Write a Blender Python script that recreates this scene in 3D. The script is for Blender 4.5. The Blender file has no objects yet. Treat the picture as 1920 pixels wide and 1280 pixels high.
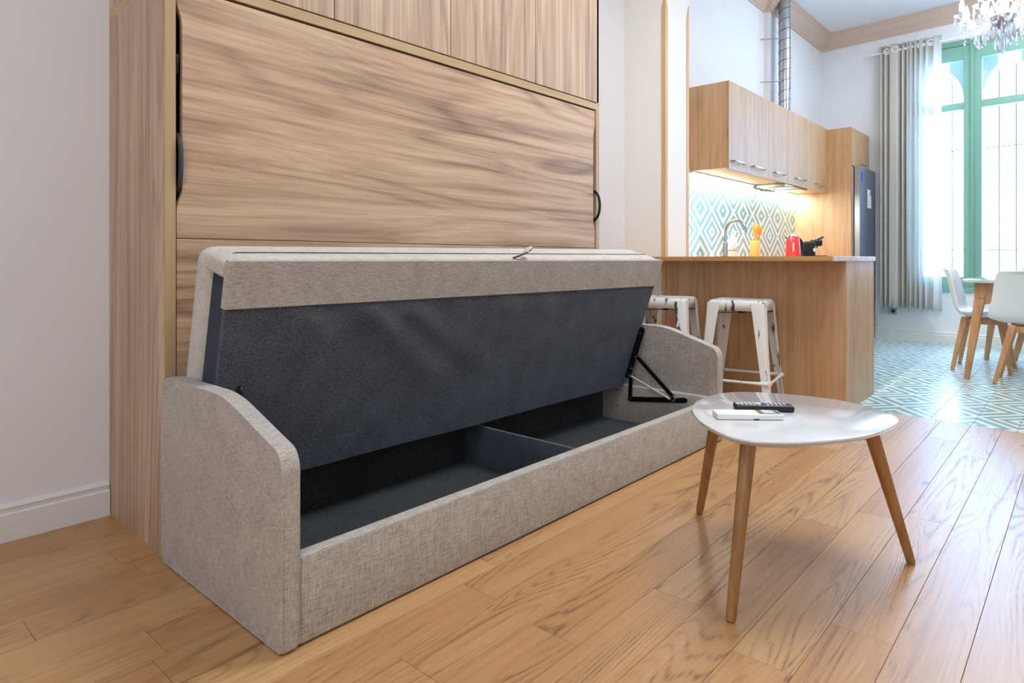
import bpy, bmesh, math, random
from mathutils import Vector, Matrix, noise as mnoise
random.seed(7)
PI = math.pi
scene = bpy.context.scene
COL = scene.collection

# ------------------------------------------------------------------ camera
cam_d = bpy.data.cameras.new('camera')
cam = bpy.data.objects.new('camera', cam_d); COL.objects.link(cam)
cam_d.sensor_width = 36.0
cam_d.lens = 36.0 * 1213.0 / 1920.0
cam_d.shift_y = -154.0 / 1920.0
cam_d.clip_start = 0.05
cam.location = (0, 0, 0.9)
cam.rotation_euler = (PI / 2, 0, -math.radians(48.27))   # looks along (.7463, .6656)
scene.camera = cam
vs = scene.view_settings
vs.view_transform = 'Standard'; vs.look = 'None'; vs.gamma = 1.0; vs.use_curve_mapping = False
vs.exposure = 0.0
try:
    scene.cycles.use_denoising = True
    scene.cycles.max_bounces = 10
    scene.cycles.diffuse_bounces = 5
    scene.cycles.glossy_bounces = 5
    scene.cycles.transmission_bounces = 8
    scene.cycles.transparent_max_bounces = 16
    scene.cycles.sample_clamp_indirect = 20.0
    scene.cycles.caustics_reflective = False
    scene.cycles.caustics_refractive = False
except Exception:
    pass

# ------------------------------------------------------------------ world, sun, large lights
world = bpy.data.worlds.new('sky'); scene.world = world
world.use_nodes = True
bg = world.node_tree.nodes['Background']
bg.inputs['Color'].default_value = (0.30, 0.57, 1.0, 1)
bg.inputs['Strength'].default_value = 38.0

def light(name, kind, loc, rot, energy, color, **kw):
    d = bpy.data.lights.new(name, kind); o = bpy.data.objects.new(name, d); COL.objects.link(o)
    o.location = loc; o.rotation_euler = rot
    d.energy = energy; d.color = color
    for k, v in kw.items(): setattr(d, k, v)
    return o
def aim(o, direction):
    o.rotation_euler = Vector(direction).to_track_quat('-Z', 'Y').to_euler()

sun = light('sun', 'SUN', (0, 0, 12), (0, 0, 0), 12.0, (1.0, 0.97, 0.93), angle=0.01)
aim(sun, (0.75, 0.25, -0.62))
# ceiling light of the living room, and a fill panel added behind the camera
key = light('living_room_ceiling_light', 'AREA', (2.8, 0.5, 3.48), (0, 0, 0), 88, (0.92, 0.96, 1.0), shape='RECTANGLE', size=1.6, size_y=1.2)
rear = light('rear_fill', 'AREA', (-2.1, -0.6, 1.7), (0, 0, 0), 36, (0.80, 0.90, 1.0), shape='RECTANGLE', size=1.8, size_y=2.4)
aim(rear, (1, 0.05, 0))
left_fill = light('left_wall_fill', 'AREA', (-0.5, 0.3, 3.48), (0, 0, 0), 28, (0.88, 0.94, 1.0), shape='DISK', size=0.9)  # unseen fill lamp, added to brighten the left wall
dining = light('dining_fill', 'AREA', (7.0, 0.2, 3.45), (0, 0, 0), 36, (0.74, 0.87, 1.0), shape='DISK', size=1.0)  # extra overhead fill, added for the kitchen side and the curtains

portal = light('window_portal', 'AREA', (8.65, 0.86, 1.875), (0, 0, 0), 1, (1, 1, 1), shape='RECTANGLE', size=1.15, size_y=2.65)
portal.rotation_euler = (PI / 2, 0, math.radians(90 - 4.35)); portal.data.cycles.is_portal = True

# ------------------------------------------------------------------ small helpers
def S(r, g, b):
    f = lambda c: (c / 255 / 12.92) if c / 255 <= 0.04045 else ((c / 255 + 0.055) / 1.055) ** 2.4
    return (f(r), f(g), f(b), 1.0)

class NT:
    def __init__(self, name):
        self.m = bpy.data.materials.new(name); self.m.use_nodes = True
        self.t = self.m.node_tree; self.t.nodes.clear()
        self.out = self.t.nodes.new('ShaderNodeOutputMaterial')
    def n(self, typ, props=None, **ins):
        nd = self.t.nodes.new('ShaderNode' + typ)
        for k, v in (props or {}).items(): setattr(nd, k, v)
        for k, v in ins.items():
            key_ = k.replace('_', ' ')
            s = nd.inputs[int(k[1:])] if (k[0] == 'i' and k[1:].isdigit()) else nd.inputs[key_]
            if isinstance(v, bpy.types.NodeSocket): self.t.links.new(v, s)
            else: s.default_value = v
        return nd
    def math(self, op, a, b=0.0, c=None, clamp=False):
        nd = self.t.nodes.new('ShaderNodeMath'); nd.operation = op; nd.use_clamp = clamp
        for i, v in enumerate((a, b) if c is None else (a, b, c)):
            if isinstance(v, bpy.types.NodeSocket): self.t.links.new(v, nd.inputs[i])
            else: nd.inputs[i].default_value = v
        return nd.outputs[0]
    def ramp(self, fac, stops, interp='LINEAR'):
        nd = self.t.nodes.new('ShaderNodeValToRGB'); cr = nd.color_ramp; cr.interpolation = interp
        while len(cr.elements) > 1: cr.elements.remove(cr.elements[-1])
        cr.elements[0].position = stops[0][0]; cr.elements[0].color = stops[0][1]
        for p, c in stops[1:]:
            e = cr.elements.new(p); e.color = c
        self.t.links.new(fac, nd.inputs[0]); return nd.outputs[0]
    def mix(self, fac, a, b, blend='MIX'):
        nd = self.t.nodes.new('ShaderNodeMix'); nd.data_type = 'RGBA'; nd.blend_type = blend
        for i, v in ((0, fac), (6, a), (7, b)):
            if isinstance(v, bpy.types.NodeSocket): self.t.links.new(v, nd.inputs[i])
            else: nd.inputs[i].default_value = v
        return nd.outputs[2]
    def bump(self, h, strength=0.2, dist=0.002):
        return self.n('Bump', Height=h, Strength=strength, Distance=dist).outputs[0]
    def done(self, **ins):
        p = self.n('BsdfPrincipled', **ins)
        self.t.links.new(p.outputs[0], self.out.inputs[0]); return self.m

def plain(name, col, rough=0.5, metal=0.0, **kw):
    t = NT(name)
    return t.done(Base_Color=col, Roughness=rough, Metallic=metal, **kw)

def coords(t, axis, along, across, rand=True):
    tc = t.n('TexCoord').outputs['Object']
    if rand:
        oi = t.n('ObjectInfo').outputs['Random']
        off = t.n('CombineXYZ', X=t.math('MULTIPLY', oi, 37.0), Y=t.math('MULTIPLY', oi, 53.0), Z=t.math('MULTIPLY', oi, 29.0)).outputs[0]
        tc = t.n('VectorMath', {'operation': 'ADD'}, i0=tc, i1=off).outputs[0]
    sc = [across] * 3; sc['XYZ'.index(axis)] = along
    return tc, t.n('VectorMath', {'operation': 'MULTIPLY'}, i0=tc, i1=tuple(sc)).outputs[0]

def wood(name, axis, dark, mid, lite, along=0.55, across=3.2, rings=15, rough=0.4, fine=0.35, bump=0.12, line=0.5, rand=True, knots=None, varc=None, coat=0.0, spec=0.5, streak=0.9, thin=3.5, pores=0.0, hair=0.0, flow=0.0):
    t = NT(name)
    base, c1 = coords(t, axis, along, across, rand)
    warp = t.n('TexNoise', Vector=c1, Scale=0.8, Detail=2.0).outputs['Color']
    c1w = t.n('VectorMath', {'operation': 'MULTIPLY_ADD'}, i0=warp, i1=(0.55, 0.55, 0.55), i2=c1).outputs[0]
    n0 = t.n('TexNoise', Vector=c1w, Scale=1.0, Detail=1.5, Roughness=0.45).outputs[0]
    w = t.math('SINE', t.math('MULTIPLY', n0, rings * 2 * PI / 2.2))
    w = t.math('MULTIPLY_ADD', w, 0.5, 0.5)
    w = t.math('POWER', w, thin)
    fade = t.n('TexNoise', Vector=c1, Scale=1.7, Detail=1.0).outputs[0]
    w = t.math('MULTIPLY', w, t.n('MapRange', i0=fade, i1=0.36, i2=0.62, i3=0.12, i4=1.0).outputs[0])
    if flow > 0:
        scw = [2.4] * 3; scw['XYZ'.index(axis)] = 0.55
        cw_ = t.n('VectorMath', {'operation': 'MULTIPLY'}, i0=base, i1=tuple(scw)).outputs[0]
        fw_ = t.n('TexNoise', Vector=cw_, Scale=1.0, Detail=1.5).outputs[0]
        am = [flow] * 3; am['XYZ'.index(axis)] = 0.0
        dv = t.n('VectorMath', {'operation': 'SCALE'}, i0=tuple(am)); t.t.links.new(t.math('SUBTRACT', fw_, 0.5), dv.inputs['Scale'])
        base = t.n('VectorMath', {'operation': 'ADD'}, i0=base, i1=dv.outputs[0]).outputs[0]
    scf = [160.0] * 3; scf['XYZ'.index(axis)] = 2.2
    cf = t.n('VectorMath', {'operation': 'MULTIPLY'}, i0=base, i1=tuple(scf)).outputs[0]
    f = t.n('TexNoise', Vector=cf, Scale=1.0, Detail=3.0, Roughness=0.6).outputs[0]
    scm = [22.0] * 3; scm['XYZ'.index(axis)] = 0.7
    cm = t.n('VectorMath', {'operation': 'MULTIPLY'}, i0=base, i1=tuple(scm)).outputs[0]
    md = t.n('TexNoise', Vector=cm, Scale=1.0, Detail=2.5, Roughness=0.55).outputs[0]
    v = t.math('MULTIPLY_ADD', t.math('SUBTRACT', md, 0.5), streak, 0.58)
    if pores > 0:
        scp = [380.0] * 3; scp['XYZ'.index(axis)] = 16.0
        cp_ = t.n('VectorMath', {'operation': 'MULTIPLY'}, i0=base, i1=tuple(scp)).outputs[0]
        po = t.n('TexNoise', Vector=cp_, Scale=1.0, Detail=2.0, Roughness=0.6).outputs[0]
        w = t.math('MULTIPLY', w, t.n('MapRange', i0=po, i1=0.40, i2=0.60, i3=1.0 - pores, i4=1.0).outputs[0])
    if hair > 0:
        sch = [75.0] * 3; sch['XYZ'.index(axis)] = 0.9
        ch_ = t.n('VectorMath', {'operation': 'MULTIPLY'}, i0=base, i1=tuple(sch)).outputs[0]
        hr = t.n('TexNoise', Vector=ch_, Scale=1.0, Detail=3.0, Roughness=0.7, Distortion=0.15).outputs[0]
        v = t.math('ADD', v, t.math('MULTIPLY', t.math('SUBTRACT', hr, 0.5), hair))
    v = t.math('SUBTRACT', v, t.math('MULTIPLY', w, line * 0.55))
    v = t.math('ADD', v, t.math('MULTIPLY', t.math('SUBTRACT', f, 0.5), fine), clamp=True)
    col = t.ramp(v, [(0.05, dark), (0.5, mid), (0.95, lite)])
    if varc:
        oi2 = t.n('ObjectInfo').outputs['Random']
        wn = t.n('TexWhiteNoise', {'noise_dimensions': '1D'}, W=oi2)
        col = t.mix(t.math('MULTIPLY', wn.outputs['Value'], varc[0]), col, varc[1], 'MULTIPLY')
    if knots:
        sck = [knots[0]] * 3; sck['XYZ'.index(axis)] = knots[0] * 0.45
        ck = t.n('VectorMath', {'operation': 'MULTIPLY'}, i0=base, i1=tuple(sck)).outputs[0]
        vd = t.n('TexVoronoi', Vector=ck, Scale=1.0).outputs['Distance']
        km = t.n('MapRange', i0=vd, i1=knots[1], i2=knots[1] * 2.2, i3=0.75, i4=0.0).outputs[0]
        col = t.mix(km, col, dark)
    h = t.math('SUBTRACT', t.math('MULTIPLY', f, 0.6), t.math('MULTIPLY', w, 0.6))
    nrm = t.bump(h, bump, 0.001)
    rg = t.math('MULTIPLY_ADD', t.math('SUBTRACT', f, 0.5), 0.15, rough)
    return t.done(Base_Color=col, Roughness=rg, Normal=nrm, Coat_Weight=coat, Coat_Roughness=0.15, Specular_IOR_Level=spec)

def fabric(name, dark, mid, lite, scale=1.0, bump=0.35):
    t = NT(name)
    tc = t.n('TexCoord').outputs['Object']
    acc = None
    for i in range(3):
        sc = [760.0 * scale] * 3; sc[i] = 38.0 * scale
        c = t.n('VectorMath', {'operation': 'MULTIPLY'}, i0=tc, i1=tuple(sc)).outputs[0]
        nn = t.n('TexNoise', Vector=c, Scale=1.0, Detail=1.0).outputs[0]
        acc = nn if acc is None else t.math('ADD', acc, nn)
    acc = t.math('DIVIDE', acc, 3.0)
    big = t.n('TexNoise', Vector=tc, Scale=14.0, Detail=3.0).outputs[0]
    v = t.math('MULTIPLY_ADD', t.math('SUBTRACT', acc, 0.5), 3.1, 0.5)
    v = t.math('ADD', v, t.math('MULTIPLY', t.math('SUBTRACT', big, 0.5), 0.35), clamp=True)
    col = t.ramp(v, [(0.0, dark), (0.5, mid), (1.0, lite)])
    return t.done(Base_Color=col, Roughness=0.95, Normal=t.bump(acc, bump, 0.0015), Specular_IOR_Level=0.15, Sheen_Weight=0.15, Sheen_Roughness=0.5)

def felt(name, dark, lite, scale=260.0):
    t = NT(name)
    tc = t.n('TexCoord').outputs['Object']
    a = t.n('TexNoise', Vector=tc, Scale=scale, Detail=3.0, Roughness=0.7).outputs[0]
    b = t.n('TexNoise', Vector=tc, Scale=9.0, Detail=2.0).outputs[0]
    v = t.math('ADD', t.math('MULTIPLY_ADD', t.math('SUBTRACT', a, 0.5), 2.6, 0.45), t.math('MULTIPLY', t.math('SUBTRACT', b, 0.5), 0.5), clamp=True)
    col = t.ramp(v, [(0.0, dark), (1.0, lite)])
    return t.done(Base_Color=col, Roughness=0.85, Normal=t.bump(a, 0.4, 0.002), Specular_IOR_Level=0.3, Sheen_Weight=0.25, Sheen_Roughness=0.4, Sheen_Tint=(0.6, 0.72, 0.9, 1))

def paint(name, col, rough=0.85, amt=0.03):
    t = NT(name)
    tc = t.n('TexCoord').outputs['Object']
    a = t.n('TexNoise', Vector=tc, Scale=2.2, Detail=4.0).outputs[0]
    b = t.n('TexNoise', Vector=tc, Scale=60.0, Detail=2.0).outputs[0]
    c = t.mix(a, tuple(x * (1 - amt) for x in col[:3]) + (1,), tuple(min(1, x * (1 + amt)) for x in col[:3]) + (1,))
    return t.done(Base_Color=c, Roughness=rough, Normal=t.bump(b, 0.05, 0.002), Specular_IOR_Level=0.3)

# ------------------------------------------------------------------ materials
M = {}
M['walnut_h'] = wood('walnut_horizontal', 'X', S(112, 86, 70), S(182, 149, 120), S(218, 188, 154), along=0.30, across=3.0, rings=40, rough=0.42, fine=0.34, line=0.58, rand=False, bump=0.03, streak=0.95, thin=4.0, hair=0.8, flow=0.20)
M['walnut_v'] = wood('walnut_vertical', 'Z', S(108, 84, 70), S(176, 146, 120), S(214, 186, 154), along=0.30, across=4.0, rings=30, rough=0.45, fine=0.36, line=0.34, bump=0.03, streak=0.85, thin=4.0, hair=0.8, flow=0.10)
M['edge_oak'] = wood('golden_edge_band', 'Z', S(142, 116, 80), S(176, 149, 108), S(198, 172, 130), along=0.5, across=9, rings=8, rough=0.42, fine=0.25, line=0.3, rand=False, bump=0.05)
M['edge_oak_h'] = wood('golden_edge_rail', 'X', S(150, 122, 84), S(180, 152, 110), S(200, 174, 132), along=0.5, across=9, rings=8, rough=0.42, fine=0.25, line=0.3, rand=False, bump=0.05)
M['kit_oak'] = wood('kitchen_oak_laminate', 'Z', S(130, 92, 60), S(188, 145, 101), S(212, 174, 130), along=0.6, across=3.6, rings=30, rough=0.48, spec=1.0, fine=0.36, line=0.24, streak=0.7, thin=2.0, hair=0.35, knots=(2.6, 0.035), bump=0.05)
M['worktop'] = wood('worktop_oak', 'Y', S(140, 96, 50), S(186, 140, 86), S(210, 166, 112), along=0.6, across=4, rings=8, rough=0.34, fine=0.3, line=0.3, rand=False, bump=0.04)
M['floor_oak'] = wood('oak_floor_plank', 'X', S(104, 70, 42), S(186, 142, 92), S(210, 170, 122), along=0.5, across=5.0, rings=84, rough=0.38, spec=0.85, fine=0.50, line=0.85, pores=0.85, hair=0.35, knots=(2.6, 0.020), varc=(0.5, S(216, 186, 156)), bump=0.35, streak=0.40, thin=2.6)
M['leg_oak'] = wood('oiled_oak_leg', 'Z', S(112, 76, 42), S(158, 114, 68), S(186, 142, 92), along=1.2, across=14, rings=8, rough=0.45, fine=0.45, line=0.4, bump=0.15)
M['beech'] = wood('warm_beech_leg', 'Z', S(150, 98, 60), S(196, 142, 96), S(218, 172, 126), along=1.2, across=12, rings=7, rough=0.42, fine=0.3, line=0.3, bump=0.1)
M['guard'] = wood('pine_corner_guard', 'Z', S(186, 140, 92), S(212, 168, 118), S(226, 188, 142), along=0.6, across=10, rings=7, rough=0.5, fine=0.25, line=0.3, bump=0.05)
M['linen'] = fabric('linen_upholstery', S(122, 113, 104), S(174, 165, 155), S(208, 201, 192))
M['cushion'] = fabric('linen_cushion', S(150, 142, 134), S(196, 189, 181), S(224, 218, 210))
M['felt'] = felt('charcoal_felt', S(40, 41, 46), S(96, 101, 110))
M['felt_box'] = felt('charcoal_storage_lining', S(24, 24, 25), S(66, 66, 66), 140.0)
M['felt_teal'] = felt('dark_blue_lining', S(20, 30, 38), S(50, 62, 72))
M['seam'] = plain('dark_seam_thread', S(70, 62, 58), 0.9)
M['wall'] = paint('wall_paint', S(232, 232, 234))
M['wall_warm'] = paint('wall_paint_warm', S(240, 237, 231))
M['ceil'] = paint('ceiling_paint', S(230, 234, 240))
M['base'] = plain('baseboard_paint', S(228, 227, 224), 0.45)
M['cornice'] = paint('cornice_paint', S(208, 186, 170), 0.6)
M['dark'] = plain('black_void_lining', S(30, 22, 18), 0.8)
M['blackm'] = plain('black_satin_metal', S(14, 14, 15), 0.4, 0.3)
M['handle'] = plain('dark_grey_handle', S(48, 54, 56), 0.45, 0.2)
M['steel'] = plain('brushed_steel', S(176, 176, 178), 0.28, 1.0)
M['chrome'] = plain('chrome', S(216, 218, 220), 0.08, 1.0)
M['tapmetal'] = plain('tap_chrome', S(176, 180, 186), 0.14, 1.0)
M['strut'] = plain('bright_zinc_rod', S(196, 198, 198), 0.3, 0.3)
M['fridge'] = plain('fridge_dark_steel', S(112, 120, 136), 0.3, 0.35)
M['fridge_side'] = plain('fridge_grey_side', S(150, 146, 140), 0.4, 0.3)
M['white'] = plain('white_plastic', S(232, 232, 228), 0.35)
M['shell'] = plain('white_shell_plastic', S(226, 230, 230), 0.4)
M['gloss'] = plain('white_gloss_lacquer', S(208, 208, 210), 0.10, Coat_Weight=0.6, Coat_Roughness=0.04)
M['blackp'] = plain('black_plastic', S(20, 20, 24), 0.35)
M['gauge'] = plain('kettle_gauge', S(230, 190, 190), 0.2)
M['red'] = plain('red_enamel', S(214, 52, 42), 0.22, Coat_Weight=0.5)
M['bamboo'] = wood('bamboo', 'Z', S(186, 132, 66), S(222, 172, 100), S(240, 200, 136), along=1.5, across=14, rings=6, rough=0.45, fine=0.3, line=0.3)
M['spoon'] = wood('orange_wood_utensil', 'Z', S(176, 104, 30), S(222, 150, 56), S(238, 178, 90), along=1.5, across=20, rings=6, rough=0.45, fine=0.3, line=0.3)
M['green'] = plain('green_window_paint', S(126, 173, 152), 0.45)
M['stone'] = paint('pale_stone', S(208, 200, 202), 0.9, 0.05)
M['render'] = paint('white_render', S(232, 228, 224), 0.9, 0.04)
M['iron'] = plain('iron_bar', S(60, 66, 80), 0.6, 0.4)
M['pink'] = plain('pink_awning', S(226, 176, 168), 0.8)
M['sock'] = plain('socket_plastic', S(188, 190, 188), 0.4)
M['lcd'] = plain('remote_screen', S(150, 164, 176), 0.2)
M['redb'] = plain('red_button', S(200, 60, 60), 0.5)
M['greyb'] = plain('grey_button', S(196, 196, 200), 0.5)
M['yellow'] = plain('yellow_mark', S(226, 200, 96), 0.5)
M['blue'] = plain('blue_sticker', S(40, 70, 170), 0.4)
M['leather'] = plain('beige_strap', S(196, 188, 172), 0.8)
M['strapd'] = plain('dark_strap', S(92, 90, 84), 0.6)
M['bulbp'] = plain('candle_white', S(244, 240, 232), 0.4)

def emis(name, col, strength):
    t = NT(name)
    e = t.n('Emission', Color=col, Strength=strength)
    t.t.links.new(e.outputs[0], t.out.inputs[0]); return t.m
M['led'] = emis('led_strip_glow', (1.0, 0.86, 0.66, 1), 14.0)
M['bulb'] = emis('lamp_bulb_glow', (1.0, 0.95, 0.9, 1), 5.0)

def glassy():
    t = NT('window_glass')
    tr = t.n('BsdfTransparent', Color=(0.97, 0.985, 0.99, 1)); gl = t.n('BsdfGlossy', Color=(1, 1, 1, 1), Roughness=0.02)
    mx = t.n('MixShader', Fac=0.06)
    t.t.links.new(tr.outputs[0], mx.inputs[1]); t.t.links.new(gl.outputs[0], mx.inputs[2]); t.t.links.new(mx.outputs[0], t.out.inputs[0])
    return t.m
M['glass'] = glassy()

def crystal():
    t = NT('cut_crystal')
    p = t.n('BsdfPrincipled', Base_Color=(0.96, 0.97, 1, 1), Roughness=0.06, Transmission_Weight=0.55, IOR=1.5)
    tr = t.n('BsdfTransparent', Color=(0.98, 0.99, 1, 1)); mx = t.n('MixShader', Fac=0.25)
    t.t.links.new(p.outputs[0], mx.inputs[1]); t.t.links.new(tr.outputs[0], mx.inputs[2]); t.t.links.new(mx.outputs[0], t.out.inputs[0])
    return t.m
M['crystal'] = crystal()

def curtain_mat(name, col, open_, trans):
    t = NT(name)
    tc = t.n('TexCoord').outputs['Object']
    wv = t.n('TexNoise', Vector=t.n('VectorMath', {'operation': 'MULTIPLY'}, i0=tc, i1=(500, 500, 40)).outputs[0], Scale=1.0, Detail=1.0).outputs[0]
    wh = t.n('TexNoise', Vector=t.n('VectorMath', {'operation': 'MULTIPLY'}, i0=tc, i1=(40, 40, 500)).outputs[0], Scale=1.0, Detail=1.0).outputs[0]
    v = t.math('MULTIPLY', t.math('ADD', wv, wh), 0.5)
    c = t.mix(v, tuple(x * 0.8 for x in col[:3]) + (1,), tuple(min(1, x * 1.2) for x in col[:3]) + (1,))
    df = t.n('BsdfDiffuse', Color=c); tl = t.n('BsdfTranslucent', Color=c)
    m1 = t.n('MixShader', Fac=trans)
    t.t.links.new(df.outputs[0], m1.inputs[1]); t.t.links.new(tl.outputs[0], m1.inputs[2])
    tr = t.n('BsdfTransparent', Color=(1, 1, 1, 1)); m2 = t.n('MixShader', Fac=open_)
    t.t.links.new(m1.outputs[0], m2.inputs[1]); t.t.links.new(tr.outputs[0], m2.inputs[2]); t.t.links.new(m2.outputs[0], t.out.inputs[0])
    return t.m
M['curtain'] = curtain_mat('linen_curtain', S(230, 225, 216), 0.02, 0.42)
M['sheer'] = curtain_mat('sheer_curtain', S(232, 228, 222), 0.24, 0.42)

def worn_white(name, th):
    t = NT(name)
    tc = t.n('TexCoord').outputs['Object']
    oi = t.n('ObjectInfo').outputs['Random']
    tc2 = t.n('VectorMath', {'operation': 'ADD'}, i0=tc, i1=t.n('CombineXYZ', X=t.math('MULTIPLY', oi, 9.0), Y=0.0, Z=0.0).outputs[0]).outputs[0]
    a = t.n('TexNoise', Vector=t.n('VectorMath', {'operation': 'MULTIPLY'}, i0=tc2, i1=(34, 34, 5)).outputs[0], Scale=1.0, Detail=6.0, Roughness=0.7).outputs[0]
    b = t.n('TexNoise', Vector=tc2, Scale=7.0, Detail=2.0).outputs[0]
    v = t.math('MULTIPLY', a, t.math('ADD', b, 0.5))
    mask = t.ramp(v, [(0.0, (0, 0, 0, 1)), (th, (0, 0, 0, 1)), (th + 0.03, (1, 1, 1, 1))])
    col = t.mix(mask, S(230, 230, 226), S(62, 62, 64))
    return t.done(Base_Color=col, Roughness=0.45, Metallic=0.0)
M['worn'] = worn_white('distressed_white_metal', 0.60)
M['worn_seat'] = worn_white('worn_white_seat', 0.575)
M['stool_in'] = plain('grey_bare_metal', S(120, 122, 122), 0.4, 0.7)

def tile_mat():
    t = NT('rhombus_cement_tile')
    uv = t.n('UVMap').outputs[0]
    sp = t.n('SeparateXYZ', Vector=uv)
    m = t.math('ADD', sp.outputs[0], sp.outputs[1])
    lo = t.math('MULTIPLY_ADD', m, 2.5, 0.25)
    hi = t.math('MULTIPLY_ADD', t.math('SUBTRACT', m, 1.0), 2.0, 2.75)
    sel = t.math('GREATER_THAN', m, 1.0)
    ph = t.math('ADD', t.math('MULTIPLY', lo, t.math('SUBTRACT', 1.0, sel)), t.math('MULTIPLY', hi, sel))
    fr = t.math('FRACT', ph)
    teal = t.math('LESS_THAN', fr, 0.5)
    tc = t.n('TexCoord').outputs['Object']
    nz = t.n('TexNoise', Vector=tc, Scale=30.0, Detail=3.0).outputs[0]
    oi = t.n('ObjectInfo').outputs['Random']
    tealc = t.mix(nz, S(106, 163, 168), S(146, 194, 197))
    tealc = t.mix(t.math('MULTIPLY', oi, 0.35), tealc, S(110, 150, 140))
    whitec = t.mix(nz, S(212, 220, 214), S(232, 236, 230))
    col = t.mix(teal, whitec, tealc)
    return t.done(Base_Color=col, Roughness=0.22, Specular_IOR_Level=0.5)
M['tile'] = tile_mat()
M['grout'] = plain('pale_grout', S(196, 200, 196), 0.8)

# ------------------------------------------------------------------ mesh helpers
def org(parent):
    v = Vector((0, 0, 0)); p = parent
    while p is not None:
        v = v + Vector(p.location); p = p.parent
    return v
def obj(name, bm, mat, parent=None, smooth=35, loc=None):
    """link a bmesh (authored in world space) as ONE mesh object; origin at the parent's base"""
    off = org(parent)
    if loc is not None: off = Vector(loc)
    if off.length > 0: bmesh.ops.translate(bm, verts=bm.verts, vec=-off)
    bmesh.ops.recalc_face_normals(bm, faces=bm.faces)
    me = bpy.data.meshes.new(name); bm.to_mesh(me); bm.free()
    me.materials.append(M[mat] if isinstance(mat, str) else mat)
    if smooth:
        me.polygons.foreach_set('use_smooth', [True] * len(me.polygons))
        me.set_sharp_from_angle(angle=math.radians(smooth))
    o = bpy.data.objects.new(name, me); COL.objects.link(o)
    if loc is not None: o.location = Vector(loc) - org(parent)
    if parent is not None: o.parent = parent
    return o
def tag(o, label, cat, group=None, kind=None):
    o['label'] = label; o['category'] = cat
    if group: o['group'] = group
    if kind: o['kind'] = kind
    return o
def thing(name, label, cat, loc=(0, 0, 0), group=None):
    o = bpy.data.objects.new(name, None); COL.objects.link(o); o.location = loc
    o.empty_display_size = 0.1
    return tag(o, label, cat, group)
def struct(o, label=None):
    o['kind'] = 'structure'
    if label: o['label'] = label
    return o
def copy_tree(o, parent=None):
    c = o.copy(); COL.objects.link(c); c.parent = parent
    for ch in list(o.children): copy_tree(ch, c)
    return c
def new(): return bmesh.new()
def hexa(bm, P):
    """P: 8 points, bottom ring then top ring"""
    v = [bm.verts.new(p) for p in P]
    for f in ((0, 3, 2, 1), (4, 5, 6, 7), (0, 1, 5, 4), (1, 2, 6, 5), (2, 3, 7, 6), (3, 0, 4, 7)):
        bm.faces.new([v[i] for i in f])
    return v
def box(bm, x0, x1, y0, y1, z0, z1, bev=0.0, seg=2):
    v = hexa(bm, [(x0, y0, z0), (x1, y0, z0), (x1, y1, z0), (x0, y1, z0), (x0, y0, z1), (x1, y0, z1), (x1, y1, z1), (x0, y1, z1)])
    if bev > 0:
        es = list({e for q in v for e in q.link_edges})
        bmesh.ops.bevel(bm, geom=es, offset=bev, segments=seg, affect='EDGES', profile=0.5)
    return bm
def prism(bm, poly, axis, a, b, bev=0.0, seg=2):
    """poly in the other two axes (in XYZ order), extruded from a to b along axis"""
    def P(p, h):
        return (h, p[0], p[1]) if axis == 'X' else ((p[0], h, p[1]) if axis == 'Y' else (p[0], p[1], h))
    va = [bm.verts.new(P(p, a)) for p in poly]; vb = [bm.verts.new(P(p, b)) for p in poly]
    n = len(poly)
    fa = bm.faces.new(va); fb = bm.faces.new(vb[::-1])
    for i in range(n): bm.faces.new([va[i], vb[i], vb[(i + 1) % n], va[(i + 1) % n]])
    if bev > 0:
        es = list(set(fa.edges) | set(fb.edges))
        bmesh.ops.bevel(bm, geom=es, offset=bev, segments=seg, affect='EDGES', profile=0.5)
    return bm
def rpoly(pts, r, seg=5):
    """round the corners of a polygon; r scalar or list"""
    out = []; n = len(pts)
    for i in range(n):
        p = Vector(pts[i]); a = Vector(pts[i - 1]); b = Vector(pts[(i + 1) % n])
        rr = r[i] if isinstance(r, (list, tuple)) else r
        if rr <= 0: out.append(tuple(p)); continue
        d1 = (a - p).normalized(); d2 = (b - p).normalized()
        rr = min(rr, (a - p).length * 0.48, (b - p).length * 0.48)
        s_, e_ = p + d1 * rr, p + d2 * rr
        for k in range(seg + 1):
            u = k / seg
            out.append(tuple((1 - u) ** 2 * s_ + 2 * u * (1 - u) * p + u * u * e_))
    return out
def tube(bm, pts, rad, seg=8, caps=True):
    pts = [Vector(p) for p in pts]; n = len(pts)
    rads = rad if isinstance(rad, (list, tuple)) else [rad] * n
    rings = []; up = None
    for i, p in enumerate(pts):
        t = (pts[min(i + 1, n - 1)] - pts[max(i - 1, 0)]).normalized()
        if up is None:
            up = Vector((0, 0, 1)) if abs(t.z) < 0.9 else Vector((1, 0, 0))
        s_ = t.cross(up)
        if s_.length < 1e-6: s_ = t.orthogonal()
        s_.normalize(); up = s_.cross(t).normalized()
        rings.append([bm.verts.new(p + (s_ * math.cos(2 * PI * k / seg) + up * math.sin(2 * PI * k / seg)) * rads[i]) for k in range(seg)])
    for a, b in zip(rings, rings[1:]):
        for k in range(seg): bm.faces.new([a[k], a[(k + 1) % seg], b[(k + 1) % seg], b[k]])
    if caps:
        bm.faces.new(rings[0][::-1]); bm.faces.new(rings[-1])
    return bm
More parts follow.
